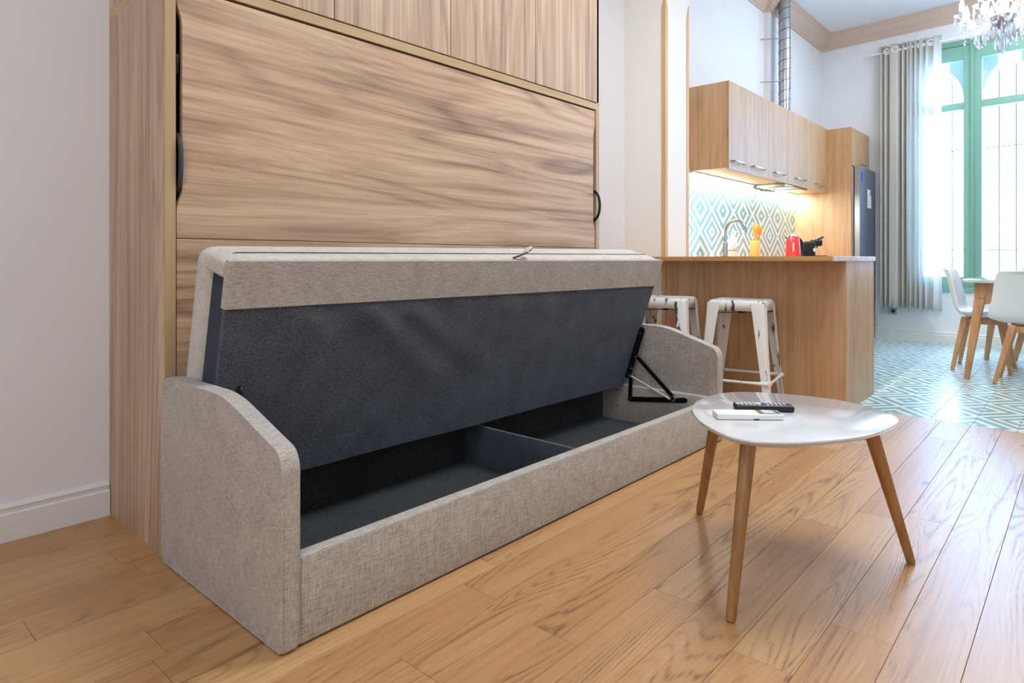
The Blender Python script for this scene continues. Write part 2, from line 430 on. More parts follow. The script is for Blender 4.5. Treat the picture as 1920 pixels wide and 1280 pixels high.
def lathe(bm, prof, c=(0, 0, 0), seg=20):
    rings = []
    for r, z in prof:
        if r < 1e-5: rings.append([bm.verts.new((c[0], c[1], c[2] + z))])
        else: rings.append([bm.verts.new((c[0] + r * math.cos(2 * PI * k / seg), c[1] + r * math.sin(2 * PI * k / seg), c[2] + z)) for k in range(seg)])
    for a, b in zip(rings, rings[1:]):
        if len(a) == 1 and len(b) == 1: continue
        for k in range(seg):
            if len(a) == 1: bm.faces.new([a[0], b[(k + 1) % seg], b[k]])
            elif len(b) == 1: bm.faces.new([a[k], a[(k + 1) % seg], b[0]])
            else: bm.faces.new([a[k], a[(k + 1) % seg], b[(k + 1) % seg], b[k]])
    return bm
def torus(bm, c, R, r, axis='Z', seg=16, s2=6, sq=1.0):
    pts = []
    rings = []
    for i in range(seg):
        a = 2 * PI * i / seg; ring = []
        for j in range(s2):
            b = 2 * PI * j / s2
            x = (R + r * math.cos(b)) * math.cos(a); y = (R + r * math.cos(b)) * math.sin(a); z = r * math.sin(b)
            p = {'Z': (x, y, z), 'X': (z, x, y), 'Y': (x, z, y)}[axis]
            ring.append(bm.verts.new((c[0] + p[0], c[1] + p[1], c[2] + p[2])))
        rings.append(ring)
    for i in range(seg):
        a, b = rings[i], rings[(i + 1) % seg]
        for j in range(s2): bm.faces.new([a[j], b[j], b[(j + 1) % s2], a[(j + 1) % s2]])
    return bm
def beam(bm, a, b, w0, w1, ref=(0, 0, 1), h0=None, h1=None, bev=0.0):
    """tapered square bar from a to b"""
    a = Vector(a); b = Vector(b); t = (b - a).normalized()
    s_ = t.cross(Vector(ref))
    if s_.length < 1e-4: s_ = t.orthogonal()
    s_.normalize(); u = s_.cross(t).normalized()
    h0 = w0 if h0 is None else h0; h1 = w1 if h1 is None else h1
    P = []
    for c, w, h in ((a, w0, h0), (b, w1, h1)):
        for sx, sy in ((-1, -1), (1, -1), (1, 1), (-1, 1)):
            P.append(c + s_ * (sx * w / 2) + u * (sy * h / 2))
    v = hexa(bm, P)
    if bev > 0:
        es = list({e for q in v for e in q.link_edges})
        bmesh.ops.bevel(bm, geom=es, offset=bev, segments=2, affect='EDGES', profile=0.5)
    return bm
def sweep(bm, path, prof, closed=False):
    """sweep profile (offset to the left normal, z) along a plan polyline with mitred corners"""
    n = len(path); rings = []
    for i in range(n):
        p = Vector(path[i])
        d1 = (p - Vector(path[i - 1])).normalized() if i > 0 else None
        d2 = (Vector(path[i + 1]) - p).normalized() if i < n - 1 else None
        if d1 is None: d1 = d2
        if d2 is None: d2 = d1
        n1 = Vector((-d1.y, d1.x)); n2 = Vector((-d2.y, d2.x))
        m_ = (n1 + n2); m_ = m_ / max(1e-6, m_.length); m_ = m_ / max(0.2, m_.dot(n1))
        rings.append([bm.verts.new((p.x + m_.x * o_, p.y + m_.y * o_, z)) for o_, z in prof])
    k = len(prof)
    for a, b in zip(rings, rings[1:]):
        for j in range(k): bm.faces.new([a[j], b[j], b[(j + 1) % k], a[(j + 1) % k]])
    bm.faces.new(rings[0]); bm.faces.new(rings[-1][::-1])
    return bm

# ------------------------------------------------------------------ key dimensions
YW = 2.585          # living room wall
YK = 2.4577         # kitchen wall
PX0, PX1, PY = 4.16, 4.51, 2.25    # partition stub
CEIL = 3.56
WC = Vector((8.322, 2.4577)); WU = Vector((-0.0758, -0.9971)).normalized(); WN = Vector((-WU.y * -1, WU.x * -1))
WN = Vector((-0.9971, 0.0758)).normalized()      # into the room
def W(s, off, z):
    p = WC + WU * s + WN * off
    return (p.x, p.y, z)
def wbox(bm, s0, s1, o0, o1, z0, z1, bev=0.0):
    v = hexa(bm, [W(s0, o0, z0), W(s1, o0, z0), W(s1, o1, z0), W(s0, o1, z0), W(s0, o0, z1), W(s1, o0, z1), W(s1, o1, z1), W(s0, o1, z1)])
    if bev > 0:
        es = list({e for q in v for e in q.link_edges})
        bmesh.ops.bevel(bm, geom=es, offset=bev, segments=2, affect='EDGES')
    return bm
def bx_line(y): return 4.303 + 0.0675 * (y - 0.666)    # joint between wood floor and tiles

# ------------------------------------------------------------------ floors
fl = struct(obj('floor', box(new(), -2.4, 4.6, -3.4, 2.75, -0.15, -0.012), 'dark'), 'oak plank floor of the living room')
PWID = 0.137
fixed = {7: [-1.2, 1.25, 3.1], 6: [-0.9, 0.923, 2.65], 5: [-0.5, 1.2245, 3.3], 10: [-1.4, 0.58, 2.9], 3: [-1.1, 1.02, 2.35], 2: [-0.2, 1.45, 2.55, 3.85], 4: [-0.6, 1.58, 2.95], 1: [-0.9, 1.72, 2.62, 3.6], 0: [-0.3, 1.25, 3.05]}
y0 = 0.2038; k0 = math.floor((-3.2 - y0) / PWID)
for k in range(k0, 18):
    ya, yb = y0 + k * PWID, y0 + (k + 1) * PWID
    if ya > YW - 0.002: break
    yb = min(yb, YW - 0.001)
    if yb - ya < 0.02: continue
    rr = random.Random(k * 17 + 3)
    if k in fixed: cuts = fixed[k]
    else:
        x = -2.2 + rr.uniform(0.4, 1.5); cuts = []
        while x < 3.7: cuts.append(x); x += rr.uniform(1.1, 1.9)
    xs = [-2.2] + sorted(cuts) + [None]
    for a, b in zip(xs, xs[1:]):
        g = 0.0004
        if b is None: e0, e1 = bx_line(ya) - 0.002, bx_line(yb) - 0.002
        else: e0 = e1 = b - g
        a2 = a + g; Y0, Y1 = ya + g, yb - g; ch = 0.0008
        cx, cy = (a + e0) / 2, (ya + yb) / 2
        bm = new()
        bot = [(a2, Y0, -0.012), (e0, Y0, -0.012), (e1, Y1, -0.012), (a2, Y1, -0.012)]
        mid = [(p[0], p[1], -ch) for p in bot]
        top = [(a2 + ch, Y0 + ch, 0), (e0 - ch, Y0 + ch, 0), (e1 - ch, Y1 - ch, 0), (a2 + ch, Y1 - ch, 0)]
        R = [[bm.verts.new(p) for p in q] for q in (bot, mid, top)]
        for A, B in zip(R, R[1:]):
            for i in range(4): bm.faces.new([A[i], A[(i + 1) % 4], B[(i + 1) % 4], B[i]])
        bm.faces.new(R[2]); bm.faces.new(R[0][::-1])
        obj('plank', bm, 'floor_oak', fl, smooth=0, loc=(cx, cy, 0))

TX, TY = 0.2275, 0.195
def clip_poly(poly, f):
    out = []
    for i in range(len(poly)):
        a, b = poly[i], poly[(i + 1) % len(poly)]
        fa, fb = f(a), f(b)
        if fa >= 0: out.append(a)
        if (fa >= 0) != (fb >= 0):
            u = fa / (fa - fb); out.append((a[0] + (b[0] - a[0]) * u, a[1] + (b[1] - a[1]) * u))
    return out
tile_cache = {}
def tile_bm(bm, poly, i, j, ox, oy, to3, thick):
    """poly in lattice plane coords; UV 0,0 at the filled rhombus centre of the cell (i,j)"""
    uvl = bm.loops.layers.uv.verify()
    if (i + j) % 2 == 0: ca, cb = (i, j), (i + 1, j + 1)
    else: ca, cb = (i + 1, j), (i, j + 1)
    if ca[0] % 2: ca, cb = cb, ca
    C0 = (ox + ca[0] * TX, oy + ca[1] * TY); C1 = (ox + cb[0] * TX, oy + cb[1] * TY)
    def uv(p): return ((p[0] - C0[0]) / (C1[0] - C0[0]), (p[1] - C0[1]) / (C1[1] - C0[1]))
    n = len(poly); c = (sum(p[0] for p in poly) / n, sum(p[1] for p in poly) / n)
    ins = []
    for p in poly:
        dx, dy = c[0] - p[0], c[1] - p[1]
        ins.append((p[0] + max(-0.0012, min(0.0012, dx)), p[1] + max(-0.0012, min(0.0012, dy))))
    A = [bm.verts.new(to3(p, -thick)) for p in poly]; B = [bm.verts.new(to3(p, -0.001)) for p in poly]; Cc = [bm.verts.new(to3(p, 0)) for p in ins]
    src = {}
    for v, p in zip(A + B + Cc, poly + poly + ins): src[v] = p
    fs = [bm.faces.new(Cc)]
    for R0, R1 in ((A, B), (B, Cc)):
        for q in range(n): fs.append(bm.faces.new([R0[q], R0[(q + 1) % n], R1[(q + 1) % n], R1[q]]))
    for f in fs:
        for l in f.loops: l[uvl].uv = uv(src[l.vert])
    return bm
def tile_field(parent, ox, oy, i0, i1, j0, j1, cf, to3, key_, thick, rest=None):
    g = 0.0006
    for i in range(i0, i1):
        for j in range(j0, j1):
            x, y = ox + i * TX, oy + j * TY
            full = [(x + g, y + g), (x + TX - g, y + g), (x + TX - g, y + TY - g), (x + g, y + TY - g)]
            poly = full
            for f in cf: poly = clip_poly(poly, f)
            if len(poly) < 3: continue
            c3 = to3((x + TX / 2, y + TY / 2), 0)
            if rest is not None and rest[0](x, y):
                tile_bm(rest[1], poly, i, j, ox, oy, to3, thick); continue
            if poly == full:
                kk = (key_, (i + j) % 2, i % 2)
                if kk not in tile_cache:
                    o = obj('tile', tile_bm(new(), poly, i, j, ox, oy, to3, thick), 'tile', parent, smooth=0, loc=c3)
                    tile_cache[kk] = o.data
                else:
                    o = bpy.data.objects.new('tile', tile_cache[kk]); COL.objects.link(o)
                    o.parent = parent; o.location = Vector(c3) - org(parent)
            else:
                obj('tile', tile_bm(new(), poly, i, j, ox, oy, to3, thick), 'tile', parent, smooth=0, loc=c3)

fl2 = struct(obj("floor", prism(new(), [(bx_line(-3.4), -3.4), (8.9, -3.4), (8.9, 2.6), (bx_line(2.6), 2.6)], 'Z', -0.15, -0.0105), 'grout'), 'patterned cement tile floor of the dining area')
restbm = new()
wallf = lambda p: (Vector((p[0], p[1])) - WC).dot(WN) - 0.001
tile_field(fl2, 4.54, 0.67, -2, 20, -20, 10, [lambda p: p[0] - bx_line(p[1]) - 0.001, lambda p: YK - 0.001 - p[1], wallf], lambda p, h: (p[0], p[1], h), 'floor', 0.010,
           rest=(lambda x, y: y < -0.15 or (x > 4.3 and y < 0.059 * x - 0.55) or (y > 1.9 or (x < 4.75 and y > 1.15)), restbm))
rt = obj('tile_remainder', restbm, 'tile', fl2, smooth=0); rt['kind'] = 'stuff'

# ------------------------------------------------------------------ walls and ceiling
struct(obj('wall_back', box(new(), -2.2, PX0, YW, YW + 0.25, -0.15, CEIL), 'wall'), 'smooth pale grey wall behind the wall bed')
wp = struct(obj('wall_partition', box(new(), PX0, PX1, PY, YW + 0.25, -0.15, CEIL), 'wall_warm'), 'short white partition stub beside the kitchen')
wk = struct(obj('wall_kitchen', box(new(), PX1, 8.75, YK, YK + 0.3, -0.15, CEIL), 'wall'), 'white kitchen wall')
struct(obj('wall_left', box(new(), -2.45, -2.2, -3.4, YW + 0.25, -0.15, CEIL), 'wall'), 'white wall behind the camera')
struct(obj('wall_front', box(new(), -2.2, 9.2, -3.45, -3.2, -0.15, CEIL), 'wall'), 'white wall opposite the wall bed')
struct(obj('ceiling', box(new(), -2.45, 9.2, -3.45, 2.84, CEIL, CEIL + 0.2), 'ceil'), 'white ceiling')
OS0, OS1, OZ0, OZ1 = 0.98, 2.13, 0.55, 3.2       # window opening in the window wall
bm = new(); TH = -0.42
wbox(bm, -0.4, OS0, TH, 0, -0.15, CEIL); wbox(bm, OS1, 5.75, TH, 0, -0.15, CEIL)
wbox(bm, OS0, OS1, TH, 0, -0.15, OZ0); wbox(bm, OS0, OS1, TH, 0, OZ1, CEIL)
struct(obj('wall_window', bm, 'wall'), 'white wall around the green window')

# corner guards on the partition
for (gx, gy, w1, nm) in ((PX0, PY, 0.026, 'a'), (PX1, PY, 0.022, 'b')):
    bm = new()
    pl = [(-w1, 0.92), (w1, 0.92), (w1, 2.68), (0, 2.78), (-w1, 2.68)]
    sgn = 1 if nm == 'a' else -1
    # L-shaped guard: one face on each side of the corner
    th = 0.006
    poly = [(gx - th if nm == 'a' else gx + th, gy - th), (gx + sgn * w1 * 1.1, gy - th), (gx + sgn * w1 * 1.1, gy), (gx, gy), (gx, gy + w1), (gx - th if nm == 'a' else gx + th, gy + w1)]
    va = [bm.verts.new((p[0], p[1], 0.0 if nm == 'b' else 0.0)) for p in poly]
    tops = [2.80, 2.70, 2.70, 2.80, 2.70, 2.70]
    vb = [bm.verts.new((p[0], p[1], z)) for p, z in zip(poly, tops)]
    n = len(poly)
    for i in range(n): bm.faces.new([va[i], va[(i + 1) % n], vb[(i + 1) % n], vb[i]])
    bm.faces.new([vb[0], vb[1], vb[2], vb[3]]); bm.faces.new([vb[0], vb[3], vb[4], vb[5]])
    o = obj('trim_1' if nm == 'a' else 'trim_2', bm, 'guard', None, smooth=0)
    struct(o, 'pointed pine corner guard on the ' + ('living room' if nm == 'a' else 'kitchen') + ' corner of the partition')

# baseboards
def bprof(h=0.12):
    return [(0, 0), (0.016, 0), (0.016, h * 0.72), (0.011, h * 0.76), (0.011, h * 0.84), (0.014, h * 0.90), (0.008, h * 0.97), (0.003, h), (0, h)]
bm = sweep(new(), [(0.757, YW), (-2.2, YW)], bprof())
struct(obj('baseboard_back', bm, 'base'), 'moulded white baseboard')
p0 = WC + WU * 0.02; p1 = WC + WU * 5.7
bm = sweep(new(), [(p1.x, p1.y), (p0.x, p0.y)], bprof(0.125))
struct(obj('baseboard_window', bm, 'base'), 'moulded white baseboard under the window')
# cornice along kitchen and window wall, with a step around the chimney breast
cp = [(0, 3.395), (0.014, 3.395), (0.02, 3.415), (0.03, 3.42), (0.035, 3.44), (0.075, 3.475), (0.10, 3.50), (0.11, 3.515), (0.125, 3.52), (0.13, 3.535), (0.148, 3.54), (0.15, CEIL - 0.001), (0, CEIL - 0.001)]
BRX = 6.585; BRD = 0.05
q1 = WC + WU * 5.7
path = [(q1.x, q1.y), (WC.x - 0.0038 * 0, YK - BRD), (BRX, YK - BRD), (BRX, YK), (PX1, YK)]
cx_ = WC + WU * (BRD / 0.9971)
path[1] = (cx_.x, cx_.y)
struct(obj('trim_3', sweep(new(), path, cp), 'cornice', smooth=25), 'tan plaster cornice along kitchen and window walls')
struct(obj('wall_chimney', box(new(), BRX, 8.33, YK - BRD, YK, 2.30, CEIL), 'wall'), 'shallow white chimney breast above the wall cabinets')

# ------------------------------------------------------------------ window
wn = struct(obj('window_1', new(), 'green'), 'tall green casement window')
wn.location = W(1.556, 0, OZ0)
def wpart(name, boxes, mat, parent=wn, bev=0.004):
    bm = new()
    for b in boxes: wbox(bm, *b, bev=bev)
    return obj(name, bm, mat, parent)
wpart('outer_frame', [(OS0, OS0 + 0.05, -0.11, 0.012, OZ0, OZ1), (OS1 - 0.05, OS1, -0.11, 0.012, OZ0, OZ1), (OS0, OS1, -0.11, 0.012, OZ1 - 0.055, OZ1), (OS0, OS1, -0.11, 0.016, OZ0, OZ0 + 0.06)], 'green')
for (a, b) in ((OS0 + 0.05, 1.545), (1.567, OS1 - 0.05)):
    z0, z1 = OZ0 + 0.06, OZ1 - 0.055
    st = 0.068
    c = wpart('casement', [(a, a + st, -0.075, -0.012, z0, z1), (b - st, b, -0.075, -0.012, z0, z1), (a + st, b - st, -0.075, -0.012, z1 - 0.15, z1), (a + st, b - st, -0.075, -0.012, z0, z0 + 0.105), (a + st, b - st, -0.07, -0.015, 2.475, 2.55)], 'green')
    wpart('pane', [(a + st, b - st, -0.046, -0.042, z0 + 0.105, 2.475)], 'glass', c, bev=0)
    wpart('pane', [(a + st, b - st, -0.046, -0.042, 2.55, z1 - 0.15)], 'glass', c, bev=0)
wpart('mullion_cover', [(1.536, 1.576, -0.012, 0.01, OZ0 + 0.06, OZ1 - 0.055), (1.546, 1.566, 0.01, 0.02, OZ0 + 0.06, OZ1 - 0.055)], 'green')
wpart('hinge', [(1.515, 1.525, -0.012, 0.004, 3.06, 3.09)], 'green')
wpart('hinge', [(1.587, 1.597, -0.012, 0.004, 3.06, 3.09)], 'green')
# outer stone tracery with two keyhole arches
def arch_poly(c):
    return [(c - w_, z_) for w_, z_ in ((0.235, OZ0 - 0.05), (0.235, 2.56), (0.225, 2.66), (0.195, 2.79), (0.14, 2.888), (0.10, 2.93), (0.095, 2.96), (0.095, 3.12))]
bm = new()
def tracery(bm, c, s0, s1):
    half = arch_poly(c)
    left = half; right = [(2 * c - p[0], p[1]) for p in half]
    def strip(side, outer):
        for (a, b) in zip(side, side[1:]):
            if abs(a[1] - b[1]) < 1e-5: continue
            hexa(bm, [W(outer, -0.36, a[1]), W(a[0], -0.36, a[1]), W(a[0], -0.22, a[1]), W(outer, -0.22, a[1]),
                      W(outer, -0.36, b[1]), W(b[0], -0.36, b[1]), W(b[0], -0.22, b[1]), W(outer, -0.22, b[1])])
    strip(left, s0); strip(right, s1)
tracery(bm, 1.213, OS0 - 0.05, 1.5245); tracery(bm, 1.836, 1.5245, OS1)
tr = obj('stone_tracery', bm, 'stone', None); struct(tr, 'pale stone window tracery with two keyhole arches')
# iron bars outside
gr = thing('window_grille', 'thin dark iron bars standing outside the green window', 'grille', W(1.556, -0.39, OZ0))
for s_ in (1.10, 1.30, 1.42, 1.72, 1.865, 2.01):
    obj('bar', tube(new(), [W(s_, -0.395, OZ0 - 0.02), W(s_, -0.395, 2.95)], 0.006, 6), 'iron', gr)
obj('crossbar', tube(new(), [W(OS0, -0.395, 2.1), W(OS1, -0.395, 2.1)], 0.006, 6), 'iron', gr)
obj('crossbar', tube(new(), [W(OS0, -0.395, 1.0), W(OS1, -0.395, 1.0)], 0.006, 6), 'iron', gr)
# house across the street
bd = thing('opposite_house', 'white sunlit house front across the street seen through the window', 'building', (14.5, 0, -4))
obj('facade', box(new(), 14.5, 15.5, -14, 12, -4, 2.3), 'render', bd)
for yy in (-4.6, -2.2, 0.25, 2.7, 5.1):
    for zz in (-1.4, ):
        s_ = obj('shutter', box(new(), 14.44, 14.5, yy - 0.55, yy + 0.55, zz, zz + 2.0, 0.01), 'white', bd)
        bm = new()
        for q in range(18): box(bm, 14.425, 14.44, yy - 0.5, yy + 0.5, zz + 0.07 + q * 0.105, zz + 0.13 + q * 0.105)
        sl = obj('slat', bm, 'stone', s_); sl['kind'] = 'stuff'
    obj('balcony', box(new(), 13.8, 14.5, yy - 0.9, yy + 0.9, -1.75, -1.63, 0.02), 'render', bd)
obj('awning', box(new(), 14.0, 14.5, -0.5, 1.1, 1.0, 1.4, 0.03), 'pink', bd)
obj('pavement', box(new(), 9.5, 14.5, -14, 12, -4.2, -4.0), 'render', bd)

# ------------------------------------------------------------------ curtains
rod = thing('curtain_rod', 'white metal curtain rod above the green window', 'curtain rod', W(0.66, 0.12, 3.2))
obj('pole', tube(new(), [W(0.66, 0.12, 3.20), W(2.7, 0.12, 3.20)], 0.013, 10), 'white', rod)
obj('finial', tube(new(), [W(0.63, 0.12, 3.20), W(0.66, 0.12, 3.20)], 0.02, 10), 'white', rod)
obj('bracket', tube(new(), [W(0.68, 0.0, 3.20), W(0.68, 0.12, 3.20)], 0.008, 8), 'white', rod)
def curtain(name, label, s0, s1, keys, mat, z0, z1, rings):
    t = thing(name, label, 'curtain', W((s0 + s1) / 2, 0.12, z0))
    bm = new(); NS = 140; NZ = 26; grid = []
    def offs(u):
        for (a, b) in zip(keys, keys[1:]):
            if a[0] <= u <= b[0]:
                w = (u - a[0]) / (b[0] - a[0]); w = w * w * (3 - 2 * w)
                return a[1] + (b[1] - a[1]) * w
        return keys[-1][1]
    for iz in range(NZ + 1):
        v = iz / NZ; z = z0 + (z1 - z0) * v; row = []
        for i in range(NS + 1):
            u = i / NS
            amp = 0.75 + 0.35 * (1 - v) + 0.08 * math.sin(5 * v + 7 * u)
            sx = s0 + (s1 - s0) * u + 0.006 * math.sin(9 * u + 3 * v) * (1 - v)
            row.append(bm.verts.new(W(sx, 0.12 + offs(u) * amp, z + (0.008 * math.sin(31 * u) if iz == 0 else 0))))
        grid.append(row)
    for a, b in zip(grid, grid[1:]):
        for i in range(NS): bm.faces.new([a[i], a[i + 1], b[i + 1], b[i]])
    cl = obj('cloth', bm, mat, t, smooth=80)
    sm = cl.modifiers.new('thickness', 'SOLIDIFY'); sm.thickness = 0.002
    bm = new()
    for iz in (1, ):
        pass
    for rs in rings:
        rb = new(); torus(rb, (0, 0, 0), 0.03, 0.006, 'Y', 18, 6)
        ang = math.atan2(WU.y, WU.x)
        bmesh.ops.rotate(rb, cent=(0, 0, 0), matrix=Matrix.Rotation(ang + rs[1], 3, 'Z'), verts=rb.verts)
        bmesh.ops.translate(rb, verts=rb.verts, vec=W(rs[0], 0.12 + rs[2], 3.20))
        obj('grommet', rb, 'white', t)
    return t
A = 0.045
curtain('curtain', 'opaque beige linen grommet curtain hanging nearest the fridge', 0.71, 1.012,
        [(0, -A), (0.09, A), (0.15, -A * .6), (0.24, A), (0.33, -A), (0.40, A * .9), (0.62, A), (0.72, -A), (0.80, A), (0.88, -A), (0.95, A), (1, -A)], 'curtain', 0.37, 3.27,
        [(0.80, 0.5, 0.02), (0.885, 0.0, 0.04)])
curtain('curtain', 'sheer off-white curtain gathered beside the window pane', 1.024, 1.31,
        [(0, A), (0.09, -A), (0.17, A), (0.25, -A), (0.34, A), (0.44, -A), (0.54, A * .8), (0.66, -A), (0.78, A), (0.90, A * .7), (1, -A * .3)], 'sheer', 0.362, 3.265,
        [(1.12, 0.6, 0.0), (1.22, 0.2, 0.03)])

so = thing('power_socket', 'pale wall socket below the beige curtain', 'socket', W(0.815, 0, 0.28))
wb = new(); wbox(wb, 0.772, 0.858, 0, 0.010, 0.28, 0.365, 0.004); obj('plate', wb, 'sock', so)
tb = new(); tube(tb, [W(0.822, 0.0095, 0.322), W(0.822, 0.0115, 0.322)], 0.021, 16); obj('recess', tb, 'handle', so)

# ------------------------------------------------------------------ wall bed and overhead cabinet
CX0, CX1, CY, CYB = 0.759, 3.075, 2.08, YW - 0.002
wbed = thing('fold_up_bed', 'walnut fold-up wall bed standing against the wall behind the sofa', 'wall bed', ((CX0 + CX1) / 2, CYB, 0))
sp = obj('side_panel', box(new(), CX0, CX0 + 0.031, CY, CYB, 0.0, 1.745), 'walnut_v', wbed)
obj('edge_band', box(new(), CX0, CX0 + 0.031, CY - 0.0015, CY, 0.0, 1.745), 'edge_oak', sp)
sp = obj('side_panel', box(new(), CX1 - 0.031, CX1, CY, CYB, 0.0, 1.745), 'walnut_v', wbed)
obj('edge_band', box(new(), CX1 - 0.031, CX1, CY - 0.0015, CY, 0.0, 1.745), 'edge_oak', sp)
obj('top_rail', box(new(), CX0, CX1, CY - 0.0015, CYB, 1.745, 1.7805), 'edge_oak_h', wbed)
obj('back_lining', box(new(), CX0 + 0.031, CX1 - 0.031, CY + 0.16, CY + 0.17, 0.02, 1.745), 'dark', wbed)
xl, xr = CX0 + 0.0355, CX1 - 0.034; yp = CY + 0.004
def cutpoly(xl, xr, zb, zt):
    d = 0.0165
    L = [(xl, zb), (xr, zb), (xr, 1.072), (xr - d, 1.105), (xr - d, 1.615), (xr, 1.648), (xr, zt), (xl, zt), (xl, 1.678), (xl + d, 1.64), (xl + d, 1.105), (xl, 1.062)]
    return rpoly(L, [0, 0, .02, .02, .02, .02, 0, 0, .02, .02, .02, .02], 4)
bp = obj('bed_front', prism(new(), cutpoly(xl, xr, 0.9655, 1.737), 'Y', yp, yp + 0.018, 0.0008, 1), 'walnut_h', wbed)
obj('bed_front', prism(new(), [(xl, 0.02), (xr, 0.02), (xr, 0.9632), (xl, 0.9632)], 'Y', yp, yp + 0.018, 0.0008, 1), 'walnut_h', wbed)
obj('edge_lining', box(new(), xl + 0.020, xr - 0.018, yp + 0.018, yp + 0.03, 0.02, 1.73), 'edge_oak_h', wbed)
# grab loops
def loop(x, ytip, z0_, z1_, flip):
    pts = []
    for k in range(13):
        a = PI * k / 12
        pts.append((x + flip * 0.010 * math.sin(a), yp + 0.02 - (0.02 + ytip) * math.sin(a) ** 0.7, z0_ + (z1_ - z0_) * (0.5 - 0.5 * math.cos(a))))
    bm = tube(new(), pts, 0.0075, 8)
    return bm
obj('grab_loop', loop(xl + 0.007, 0.016, 1.11, 1.285, 0.0), 'handle', wbed)
obj('grab_loop', loop(xr - 0.006, 0.035, 1.12, 1.285, 0.3), 'blackm', wbed)
obj('latch', box(new(), xl + 0.001, xl + 0.007, yp + 0.004, yp + 0.03, 1.47, 1.53, 0.001), 'blackm', wbed)
oc = thing('overhead_cabinet', 'walnut overhead cabinet with four doors above the wall bed', 'cabinet', ((CX0 + CX1) / 2, CYB, 1.7805))
OT = 3.30
obj('side_panel', box(new(), CX0, CX0 + 0.02, CY + 0.0, CYB, 1.7805, OT), 'walnut_v', oc)
obj('side_panel', box(new(), CX1 - 0.02, CX1, CY + 0.0, CYB, 1.7805, OT), 'walnut_v', oc)
obj('carcass', box(new(), CX0 + 0.02, CX1 - 0.02, CY + 0.021, CYB, 1.7805, OT), 'dark', oc)
xs = [CX0 + 0.022, 1.347, 1.93, 2.51, CX1 - 0.001]
for a, b in zip(xs, xs[1:]):
    a2 = CX0 + 0.001 if a == xs[0] else a
    cxm, czm = (a + b) / 2, 2.5
    bmd = box(new(), a2 + 0.0018, b - 0.0018, CY, CY + 0.019, 1.787, OT, 0.0008, 1)
    obj('cabinet_door', bmd, 'walnut_v', oc, loc=(cxm, CY, czm))

# ------------------------------------------------------------------ sofa with storage
sofa = thing('storage_sofa', 'beige linen storage sofa bed with its seat lifted open', 'sofa', (1.92, 1.72, 0))
arm_prof = rpoly([(2.062, 0.004), (2.062, 0.552), (1.655, 0.552), (1.375, 0.462), (1.357, 0.43), (1.357, 0.004)], [0.012, 0.04, 0.07, 0.03, 0.02, 0.012], 6)
la = prism(new(), arm_prof, 'X', 0.7425, 0.788, 0.010, 3)
obj('arm', la, 'linen', sofa, smooth=50)
ra = prism(new(), arm_prof, 'X', 3.034, 3.094, 0.012, 3)
obj('arm', ra, 'linen', sofa, smooth=50)
obj('front_panel', box(new(), 0.7885, 3.0335, 1.364, 1.402, 0.004, 0.212, 0.008, 3), 'linen', sofa)
obj('end_panel', box(new(), 0.7885, 0.7945, 1.403, 2.02, 0.02, 0.224, 0.006, 2), 'linen', sofa)
obj('end_panel', box(new(), 2.995, 3.0335, 1.403, 2.02, 0.02, 0.226, 0.006, 2), 'linen', sofa)
obj('storage_floor', box(new(), 0.7948, 2.9945, 1.4025, 2.0, 0.02, 0.034), 'felt_box', sofa)
obj('storage_back', box(new(), 0.7948, 2.9945, 2.0, 2.02, 0.02, 0.222), 'felt_box', sofa)
obj('inner_lining', box(new(), 0.7948, 2.9945, 1.4025, 1.408, 0.034, 0.203), 'felt_box', sofa)
obj('divider', box(new(), 1.936, 1.952, 1.4085, 1.9995, 0.034, 0.200, 0.002), 'felt', sofa)
# lid: twisted board, hinged at the back
def LB(u, v, w):
    """u along, v up the board, w behind the board"""
    xl_ = 0.7965 + (0.80 - 0.7965) * v; xr_ = 2.972 + (3.018 - 2.972) * v
    x = xl_ + (xr_ - xl_) * u
    yt = 1.735 - 0.085 * u
    yb_ = 1.885 - 0.027 * u
    y = yb_ + (yt - yb_) * v; z = 0.226 + (0.892 - 0.226) * v
    ty, tz = (yt - yb_), 0.666; L = math.hypot(ty, tz)
    ny, nz = tz / L, -ty / L
    return Vector((x, y + ny * w, z + nz * w))
def wrinkle(u, v):
    h = 0.0
    for (u0, v0, u1, v1, wd, am) in ((0.20, 0.85, 0.42, 0.25, 0.018, 1.0), (0.11, 0.86, 0.17, 0.45, 0.016, .8), (0.27, 0.84, 0.50, 0.35, 0.022, .8), (0.52, 0.84, 0.49, 0.45, 0.02, .7), (0.62, .8, .60, .3, .02, .5)):
        tt = max(0, min(1, (v0 - v) / max(1e-6, v0 - v1)))
        uc = u0 + (u1 - u0) * tt ** 1.3
        h += am * math.exp(-((u - uc) / (wd * (1 + 1.6 * tt))) ** 2) * max(0.0, min(1.0, (0.79 - v) / 0.05)) * (1 - 0.75 * tt)
    return h * 0.016
def sheet(bm, f, NU, NV, w0, w1, u0=0, u1=1, v0=0, v1=1, disp=None):
    def grid(w, d):
        G = []
        for j in range(NV + 1):
            v = v0 + (v1 - v0) * j / NV
            G.append([bm.verts.new(f(u0 + (u1 - u0) * i / NU, v, w - (d(u0 + (u1 - u0) * i / NU, v) if d else 0))) for i in range(NU + 1)])
        for a, b in zip(G, G[1:]):
            for i in range(NU): bm.faces.new([a[i], a[i + 1], b[i + 1], b[i]])
        return G
    A = grid(w0, disp); B = grid(w1, None)
    def rim(G): return G[0] + [r[-1] for r in G[1:-1]] + G[-1][::-1] + [r[0] for r in G[1:-1]][::-1]
    ra_, rb_ = rim(A), rim(B); n = len(ra_)
    for i in range(n): bm.faces.new([ra_[i], ra_[(i + 1) % n], rb_[(i + 1) % n], rb_[i]])
    return bm
lid = obj('lid_board', sheet(new(), LB, 110, 40, 0.0, 0.018, disp=wrinkle), 'felt', sofa, smooth=50)
